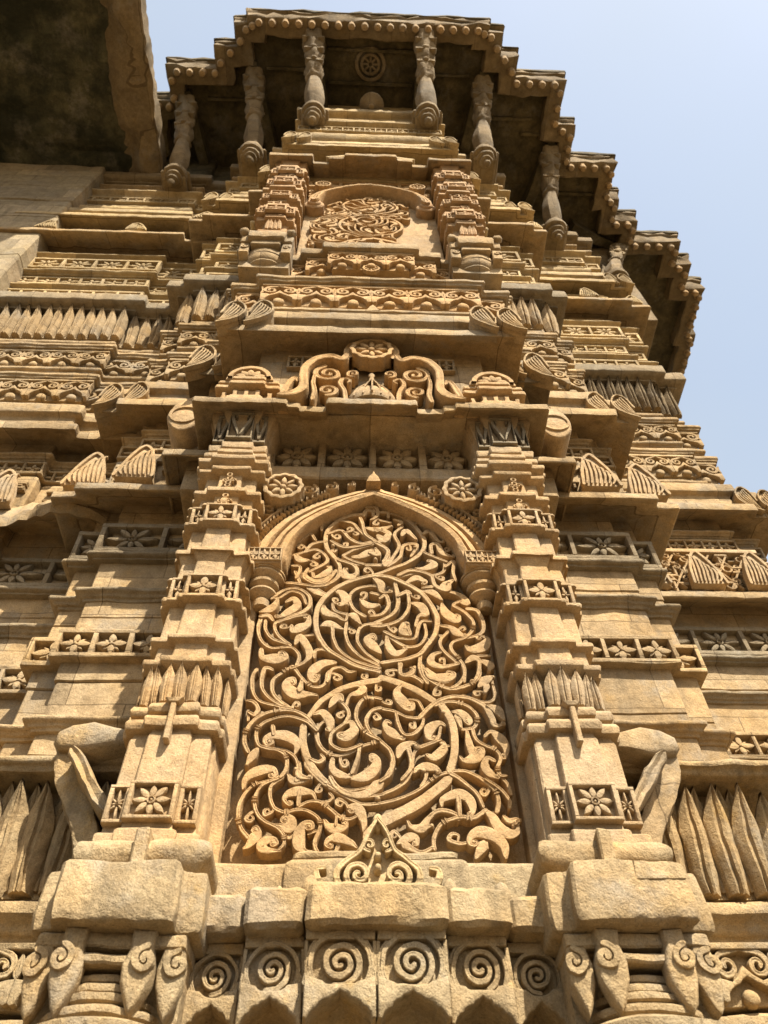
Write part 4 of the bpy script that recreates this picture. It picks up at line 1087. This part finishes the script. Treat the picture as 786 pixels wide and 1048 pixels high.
mb = MB(); rbox(mb, -.66, .66, 2.45, 2.56, 8.60, 8.645, .006); frame_cells(mb, -.66, .66, 8.645, 8.86, 2.515, .05, 4, rosette_cell, .04, .03); obj('rosette_frieze', mb, 'carve', n2, (0, 2.5, 8.7), .003)
mb = MB(); rbox(mb, -.40, .42, 2.40, 2.55, 6.40, 6.62, .012); rbox(mb, -.62, .62, 2.45, 2.56, 6.38, 6.50, .012); obj('sill', mb, 'wall', n2, (0, 2.45, 6.4), .006)

def upper_pilaster(cx, y=2.30):
    pl = pplan(cx, y); mb = MB(); pr = [(-.04, 6.53), (.035, 6.54), (.045, 6.62), (.01, 6.70), (-.03, 6.82), (-.03, 7.0)]
    z = 7.02; k = 0
    while z < 8.62:
        o = (.022, .05, .03, .045)[k % 4]; h = (.09, .05, .07, .06)[k % 4]
        pr += [(-.02, z), (o, z + .008), (o, z + h), (-.02, z + h + .012)]; z += h + (.10, .07, .12, .08)[k % 4]; k += 1
    pr += [(-.03, 8.64), (.02, 8.68), (.02, 8.72), (-.01, 8.74), (.03, 8.86), (.03, 8.90), (-.03, 8.92)]
    stack(mb, pl, pr, d=.05, r=.004)
    p = obj('pilaster', mb, 'red', root, (cx, y, 6.5), .006)
    mb = MB()
    for z0 in (7.10, 7.52, 7.96, 8.36):
        for q in range(3):
            mb = MB(); facet_cells(mb, cx, y - .02, z0, z0 + .13, .02, .03, cross_cell, q); obj('flower_panel', mb, 'red', p, (cx, y, z0), .003)
    mb = MB(); leaf_row(mb, cx - .075, cx + .075, y, 6.78, 6.98, 4, .0, .03, .012, .02)
    scatter_carving(mb, cx - .065, cx + .065, 7.2, 8.6, y, 40, .03)
    obj('carved_front', mb, 'red', p, (cx, y, 7.1), .003)
    mb = MB(); stack(mb, [(cx - .21, 2.7), (cx - .21, 2.24), (cx - .15, 2.24), (cx - .15, 2.20), (cx + .15, 2.20), (cx + .15, 2.24), (cx + .21, 2.24), (cx + .21, 2.7)], [(-.05, 6.30), (0, 6.31), (.005, 6.42), (-.02, 6.47), (-.05, 6.54)], d=.04, r=.015)
    dome(mb, circ(cx - .19, 6.45, .04, 10), 2.24, .05); dome(mb, circ(cx + .19, 6.45, .04, 10), 2.24, .05)
    b = obj('base_block', mb, 'wall', root, (cx, 2.2, 6.3), .008)
    mb = MB(); box(mb, cx - .20, cx + .20, 2.34, 2.6, 6.0, 6.30); lathe(mb, cx, 2.42, [(.02, 6.02), (.10, 6.03), (.15, 6.06), (.15, 6.08), (.165, 6.09), (.185, 6.13), (.185, 6.15), (.195, 6.16), (.195, 6.22), (.17, 6.30)], 28, sy=.8)
    for s in (-1, 1): rbox(mb, cx + s * .17 - .04, cx + s * .17 + .04, 2.26, 2.5, 6.12, 6.30, .008); ribbon(mb, spiral(cx + s * .17, 6.22, .03, 1.2, 0, .014, s), 2.262, .012, 2)
    rbox(mb, cx - .12, cx + .12, 2.235, 2.5, 6.235, 6.30, .008)
    obj('bowl', mb, 'wall', b, (cx, 2.3, 6.1), .004)
for s in (-1, 1): upper_pilaster(s * .86)

PH = [(-.84, 3), (-.84, 2.46), (-.62, 2.46), (-.62, 2.54), (-.45, 2.54), (-.45, 2.48), (-.28, 2.48), (-.28, 2.44), (.28, 2.44), (.28, 2.48), (.45, 2.48), (.45, 2.54), (.62, 2.54), (.62, 2.46), (.84, 2.46), (.84, 3)]
mb = MB(); stack(mb, PH, [(-.1, 9.04), (.02, 9.0), (.2, 8.87), (.25, 8.84), (.255, 8.90), (.24, 8.94), (.1, 9.0), (-.1, 9.06)], d=.06, r=.006, yonly=True); ch2 = obj('chhajja', mb, 'wall', root, (0, 2.3, 8.8), .006)
mb = MB(); wheel(mb, 0, 9.03, .09, 2.30, .06)
for s in (-1, 1): ribbon(mb, [(s * .08, 9.02, .05), (s * .2, 9.05, .06), (s * .32, 9.0, .06), (s * .46, 8.96, .05)], 2.32, .08)
for s in (-1, 1): ribbon(mb, spiral(s * .78, 9.02, .07, 1.4, 0, .03, s), 2.34, .08)
obj('pediment', mb, 'yellow', ch2, (0, 2.3, 9), .003)
P3 = [(-.78, 4), (-.78, 2.44), (.78, 2.44), (.78, 4)]
eave(P3, 9.34, .22, 'yellow', leaf_r=.095)
moulding(P3, 9.95, 10.28, .17, 'yellow', 3); moulding(P3, 10.32, 10.38, .12, 'yellow')
flower_band(P3, 10.46, 10.66, .13, 'yellow', .13); moulding(P3, 10.68, 10.80, .18, 'yellow', 1)
moulding(P3, 10.95, 11.22, .13, 'yellow', 3); moulding(P3, 11.26, 11.44, .19, 'yellow', 0)

# ------------------------------------------------------------------ balcony
BR = [(0, 1.36), (1.65, 1.36), (1.65, 1.43), (1.85, 1.43), (1.85, 1.70), (2.10, 1.70), (2.10, 1.99), (2.84, 1.99), (2.84, 2.60), (3.10, 2.60), (3.10, 3.10), (3.84, 3.10), (3.84, 3.60), (4.0, 3.60), (4.0, 3.95), (4.38, 3.95), (4.38, 4.28), (5.18, 4.28), (5.18, 4.64), (5.45, 4.64), (5.45, 5.05), (5.80, 5.05), (5.80, 5.9), (5.9, 5.9), (5.9, 6.9)]
BL = [(-5.2, 6.9), (-4.6, 4.4), (-3.9, 3.4), (-3.25, 3.05), (-3.25, 2.46), (-2.92, 2.46), (-2.92, 2.0), (-2.20, 2.0), (-2.20, 1.74), (-1.9, 1.74), (-1.9, 1.45), (-1.72, 1.45), (-1.72, 1.36)]
PB = BL + BR
mb = MB()
stack(mb, PB, [(-.3, 12.78), (-.02, 12.78), (0, 12.80), (0, 12.86), (.05, 12.88), (.05, 12.96), (0, 13.0)], d=.15, r=.006)
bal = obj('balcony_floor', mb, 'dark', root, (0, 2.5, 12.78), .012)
mb = MB(); inn = off_plan(PB, -.24); outp = PB
rows = []
for o, z in ((-.24, 12.84), (-.24, 12.58), (-.22, 12.565), (-.02, 12.565), (0, 12.585), (0, 12.80), (.03, 12.82), (.03, 12.87)):
    p = off_plan(PB, o); row = []
    for i in range(len(p) - 1):
        n = max(1, int(math.hypot(p[i + 1][0] - p[i][0], p[i + 1][1] - p[i][1]) / .12))
        n = max(1, int(math.hypot(PB[i + 1][0] - PB[i][0], PB[i + 1][1] - PB[i][1]) / .12))
        for k in range(n): t = k / n; row.append((p[i][0] + (p[i + 1][0] - p[i][0]) * t, p[i][1] + (p[i + 1][1] - p[i][1]) * t, z))
    row.append((*p[-1], z)); rows.append(row)
mb.rows(rows); cor = obj('cornice', mb, 'mid', root, (0, 1.4, 12.6), .026)
mid = off_plan(PB, -.075); bead = None
for i in range(len(mid) - 1):
    (x0, y0), (x1, y1) = mid[i], mid[i + 1]; l = math.hypot(x1 - x0, y1 - y0); n = max(1, int(l / .165))
    if min(x0, x1) < -3.3: continue
    for k in range(n):
        t = (k + .5) / n; x = x0 + (x1 - x0) * t; y = y0 + (y1 - y0) * t
        if bead is None:
            mb = MB(); lathe(mb, x, y, [(.012, 12.46), (.04, 12.47), (.052, 12.50), (.044, 12.525), (.05, 12.55), (.06, 12.58)], 12)
            bead = obj('bead', mb, 'warm', cor, (x, y, 12.5), .003)
        else: link('bead', cor, (x, y, 12.5), bead.data)
# beams dividing the soffit, radiating over each bracket, with curved braces
BRK = [(-.72, 2.2, -.80, 1.62), (.72, 2.17, .76, 1.58), (-1.53, 2.70, -1.66, 2.12), (1.51, 2.64, 1.62, 2.12), (-2.56, 3.0, -2.66, 2.50), (2.60, 3.55, 2.76, 3.02), (3.62, 4.22, 4.15, 4.45)]
for fx, fy, hx, hy in BRK:
    dx, dy = hx - fx, hy - fy; l = math.hypot(dx, dy); dx /= l; dy /= l; nx, ny = -dy, dx; mb = MB(); rows = []
    for t, zz in ((-.5, 12.45), (.15, 12.50), (.5, 12.62), (1.1, 12.62)):
        px, py = fx + dx * t * l * 1.2, fy + dy * t * l * 1.2
        rows.append([(px + nx * q, py + ny * q, z) for q, z in ((-.07, 12.9), (-.07, zz), (.07, zz), (.07, 12.9))])
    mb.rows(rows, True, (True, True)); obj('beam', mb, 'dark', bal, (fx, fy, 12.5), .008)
for x0, x1, y0 in ((-.62, .62, 1.72), (-.62, .62, 2.14), (-1.5, -.9, 2.0), (.9, 1.45, 2.0), (-2.4, -1.75, 2.42), (1.75, 2.45, 2.55), (2.3, 2.7, 2.75), (2.95, 3.7, 3.6)):
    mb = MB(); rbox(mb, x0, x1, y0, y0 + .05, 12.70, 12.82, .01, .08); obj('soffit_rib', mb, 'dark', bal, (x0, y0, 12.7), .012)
mb = MB()
for px, py, r in ((0.0, 1.92, .20),):
    def up(v): return (v[0], v[2], 12.79 - (py - v[1]))
    for rr, w in ((r, .05), (r * .62, .04)):
        rows = []
        for i in range(29):
            a = 2 * PI * i / 28; rows.append([(px + (rr + w * s) * math.cos(a), py + (rr + w * s) * math.sin(a), 12.785 - .05 * q) for s, q in SEC])
        mb.rows(rows)
    for k in range(8):
        a = k * PI / 4; rows = []
        for t in (.2, .6, 1): rows.append([(px + r * .62 * t * math.cos(a) - math.sin(a) * .03 * s, py + r * .62 * t * math.sin(a) + math.cos(a) * .03 * s, 12.785 - .04 * q) for s, q in SEC])
        mb.rows(rows)
obj('soffit_rosette', mb, 'mid', bal, (0, 1.9, 12.78), .004)
mb = MB(); lathe(mb, .02, 2.22, [(.03, 11.42), (.06, 11.46), (.15, 11.50), (.165, 11.52), (.12, 11.55), (.05, 11.60), (.04, 11.85), (.055, 11.93), (.02, 11.98)], 24); obj('finial', mb, 'mid', bal, (.02, 2.2, 11.45), .004)
for x in (-.28, .32): 
    mb = MB(); dome(mb, circ(x, 11.56, .07, 14), 2.44, .05); obj('finial', mb, 'mid', bal, (x, 2.4, 11.58), .004)
# tangled dark masonry behind the brackets
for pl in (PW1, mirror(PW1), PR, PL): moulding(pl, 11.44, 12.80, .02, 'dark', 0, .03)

def bracket_mesh(hx, hy):
    """fluted figure bracket leaning out; origin at the foot (z = 10.62)"""
    mb = MB(); z = 0
    prof = [(.015, -.20), (.04, -.18), (.05, -.14), (.03, -.12), (.035, -.10), (.08, -.085), (.085, -.06), (.06, -.04), (.065, -.02), (.115, 0), (.12, .03), (.09, .045), (.09, .06), (.155, .08), (.165, .12), (.155, .18), (.13, .20), (.11, .22),
            (.085, .30), (.10, .36), (.125, .48), (.13, .60), (.12, .74), (.10, .88), (.085, .98), (.11, 1.0), (.115, 1.04), (.085, 1.07), (.10, 1.12), (.13, 1.20), (.12, 1.30), (.09, 1.36), (.12, 1.42), (.13, 1.50), (.11, 1.58), (.14, 1.66), (.15, 1.80), (.15, 1.92)]
    rows = []
    for r, q in prof:
        t = max(0, (q - .2) / 1.7); lx, ly = hx * t ** 1.2, hy * t ** 1.2; row = []
        for i in range(24):
            a = 2 * PI * i / 24; rr = r * (1 + (.07 * math.cos(6 * a) if .28 < q < .95 else (.12 * math.cos(5 * a + q * 9) if q > 1.0 else 0)))
            row.append((lx + rr * math.cos(a), ly + rr * math.sin(a), q))
        rows.append(row)
    mb.rows(rows, True, (True, True))
    rbox(mb, -.19, .19, -.06, .5, .13, .20, .02, .06); rbox(mb, -.15, .15, -.02, .5, .03, .13, .02, .06)
    return mb
def bracket_head(hx, hy):
    mb = MB()
    for k, (q, r) in enumerate(((1.28, .10), (1.55, .12), (1.78, .13))):
        t = ((q - .2) / 1.7) ** 1.2; lx, ly = hx * t, hy * t - .08
        for s in (-1, 1): ribbon(mb, [(x, z, w) for x, z, w in spiral(lx + s * r * .75, q, r * .6, 1.3, PI / 2, .035, s)], ly + .03, .07, 2)
        dome(mb, circ(lx, q + .02, r * .5, 12), ly + .03, .10)
    return mb
for fx, fy, hx, hy in BRK:
    sh = lambda m: (setattr(m, 'v', [(p[0] + fx, p[1] + fy, p[2] + 10.62) for p in m.v]), m)[1]
    b = obj('bracket', sh(bracket_mesh(hx - fx, hy - fy)), 'mid', root, (fx, fy, 10.6), .010)
    obj('volute', sh(bracket_head(hx - fx, hy - fy)), 'mid', b, (hx, hy, 12.0), .008)

mb = MB(); stack(mb, [(-2.2, 7), (-2.2, 4.2), (-1.2, 3.0), (1.2, 3.0), (2.2, 4.2), (2.2, 7)], [(0, 12.9), (0, 14.2), (.1, 14.3), (.1, 14.5), (0, 14.6), (-.05, 16.0), (-.3, 16.4)], d=.2); obj('upper_shaft', mb, 'wall', root, (0, 4, 13), .02)

# ------------------------------------------------------------------ mosque front on the left
mq = link('mosque_front', None, (-6, 4.0, GROUND))
mq['label'] = 'plain plastered mosque wall with a soot darkened stone eave jutting out beside the minaret'
mq['category'] = 'mosque'
mb = MB(); pr = [(-.05, GROUND)]; z = GROUND
while z < 11.3:
    zn = min(11.4, z + random.uniform(.5, .7)); o = random.uniform(-.01, .012); pr += [(o - .015, z + .002), (o, z + .012), (o, zn - .01), (o - .015, zn)]; z = zn
pr.append((-.05, 11.42))
stack(mb, [(-12, 7), (-12, 3.08), (-3.66, 3.08), (-3.66, 7)], pr, d=.2, r=0, c=.02); obj('wall', mb, 'plaster', mq, (-6, 3.1, GROUND), .012)
mb = MB()
n = 44; rows = []
for z, ins, k in ((11.68, .62, 0), (11.60, .50, 1), (11.50, .40, 1), (11.43, .26, 1), (11.40, .14, 1), (11.42, .05, 1), (11.46, 0, 1), (11.72, 0, 1), (11.78, .05, 0)):
    row = []
    for i in range(n + 1):
        t = i / n; y = 3.3 - 2.7 * t
        j = noise.noise(Vector((y * 1.7, z * 2, ins * 3))) * .16 * (ins > .02) + noise.noise(Vector((y * 6, z * 3, ins * 8))) * .035
        row.append((-2.88 - ins + j * k, y, z + j * .6 * k))
    rows.append(row)
mb.rows(rows); ev = obj('eave_edge', mb, 'mid', mq, (-3, 2, 11.4), .012, label='sunlit worn end of the eave slab')
mb = MB()
rows = []
for z, pts in ((11.62, 0), (11.80, .0)):
    pass
g = []
for i in range(40):
    g.append([(-12 + 8.75 * j / 60, 3.3 - 2.7 * i / 39, 11.62 + noise.noise(Vector((j * .3, i * .3, 0))) * .06 + noise.noise(Vector((j * .9, i * .9, 5))) * .03) for j in range(61)])
mb.rows(g); box(mb, -12, -2.92, .62, 3.3, 11.70, 11.80)
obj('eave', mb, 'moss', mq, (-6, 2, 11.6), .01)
mb = MB(); rbox(mb, -12, -2.95, .58, .85, 11.36, 11.74, .03, .2); obj('eave_lip', mb, 'mid', mq, (-6, .7, 11.4), .012)
# ------------------------------------------------------------------ ground
g = bpy.data.meshes.new('ground'); R = 400
g.from_pydata([(-R, -R, GROUND), (R, -R, GROUND), (R, R, GROUND), (-R, R, GROUND)], [], [(0, 1, 2, 3)])
M['ground'] = stone('paved_earth', (.16, .13, .088), (.13, .105, .072), stain_amt=.2, lichen=.05, soot=.4)
g.materials.append(M['ground']); go = bpy.data.objects.new('ground', g); COL.objects.link(go); go['kind'] = 'structure'

# ------------------------------------------------------------------ light, sky, camera
EL, AZ = math.radians(50), math.radians(26)          # sun height; swing to the right of the wall's normal
sd = Vector((math.sin(AZ) * math.cos(EL), -math.cos(AZ) * math.cos(EL), math.sin(EL)))
sun = bpy.data.lights.new('sun', 'SUN'); sun.energy = 5.0; sun.angle = math.radians(.53); sun.color = (1, .94, .83)
so = bpy.data.objects.new('sun', sun); COL.objects.link(so); so.rotation_euler = (-sd).to_track_quat('-Z', 'Y').to_euler(); so.location = sd * 50
w = bpy.data.worlds.new('World'); scene.world = w; w.use_nodes = True; nt = w.node_tree
bg = nt.nodes['Background']; sky = nt.nodes.new('ShaderNodeTexSky'); sky.sky_type = 'NISHITA'; sky.sun_disc = False
sky.sun_elevation = EL; sky.sun_rotation = math.atan2(sd.x, sd.y); sky.air_density = 1.0; sky.dust_density = 4.0; sky.ozone_density = .2; sky.altitude = 50
hz = nt.nodes.new('ShaderNodeMix'); hz.data_type = 'RGBA'; hz.inputs[0].default_value = .6      # thin high haze over the blue
nt.links.new(sky.outputs[0], hz.inputs[6]); hz.inputs[7].default_value = (1.95, 2.22, 2.45, 1)
tc = nt.nodes.new('ShaderNodeTexCoord'); cl = nt.nodes.new('ShaderNodeTexNoise'); cl.inputs['Scale'].default_value = 2.2; cl.inputs['Detail'].default_value = 5
nt.links.new(tc.outputs['Generated'], cl.inputs['Vector']); cr = nt.nodes.new('ShaderNodeMapRange'); cr.inputs[1].default_value = .3; cr.inputs[2].default_value = .7; cr.inputs[3].default_value = .45; cr.inputs[4].default_value = .72
nt.links.new(cl.outputs['Fac'], cr.inputs[0]); nt.links.new(cr.outputs[0], hz.inputs[0])
nt.links.new(hz.outputs[2], bg.inputs[0]); bg.inputs[1].default_value = .135

cam = bpy.data.cameras.new('camera'); co = bpy.data.objects.new('camera', cam); COL.objects.link(co); scene.camera = co
pitch, roll, yaw = math.radians(51.214), math.radians(-1.472), math.radians(-3.189)
fw = Vector((0, math.cos(pitch), math.sin(pitch))); up = Vector((0, -math.sin(pitch), math.cos(pitch))); rt = Vector((1, 0, 0))
rt, up = math.cos(roll) * rt + math.sin(roll) * up, -math.sin(roll) * rt + math.cos(roll) * up
from mathutils import Matrix
Rz = Matrix.Rotation(yaw, 3, 'Z'); rt, up, fw = Rz @ rt, Rz @ up, Rz @ fw
co.matrix_world = Matrix(((rt.x, up.x, -fw.x, -.0775), (rt.y, up.y, -fw.y, 0), (rt.z, up.z, -fw.z, 0), (0, 0, 0, 1)))
cam.sensor_fit = 'VERTICAL'; cam.sensor_height = 34.6; cam.lens = 787.0 / 1048.0 * 34.6; cam.clip_end = 2000; cam.clip_start = .05
scene.view_settings.view_transform = 'Standard'; scene.view_settings.look = 'None'; scene.view_settings.gamma = 1; scene.view_settings.use_curve_mapping = False
scene.view_settings.exposure = 1.30
cam.dof.use_dof = True; cam.dof.focus_distance = 3.9; cam.dof.aperture_fstop = 4.0
scene.render.engine = 'CYCLES'; scene.cycles.max_bounces = 6; scene.cycles.diffuse_bounces = 4
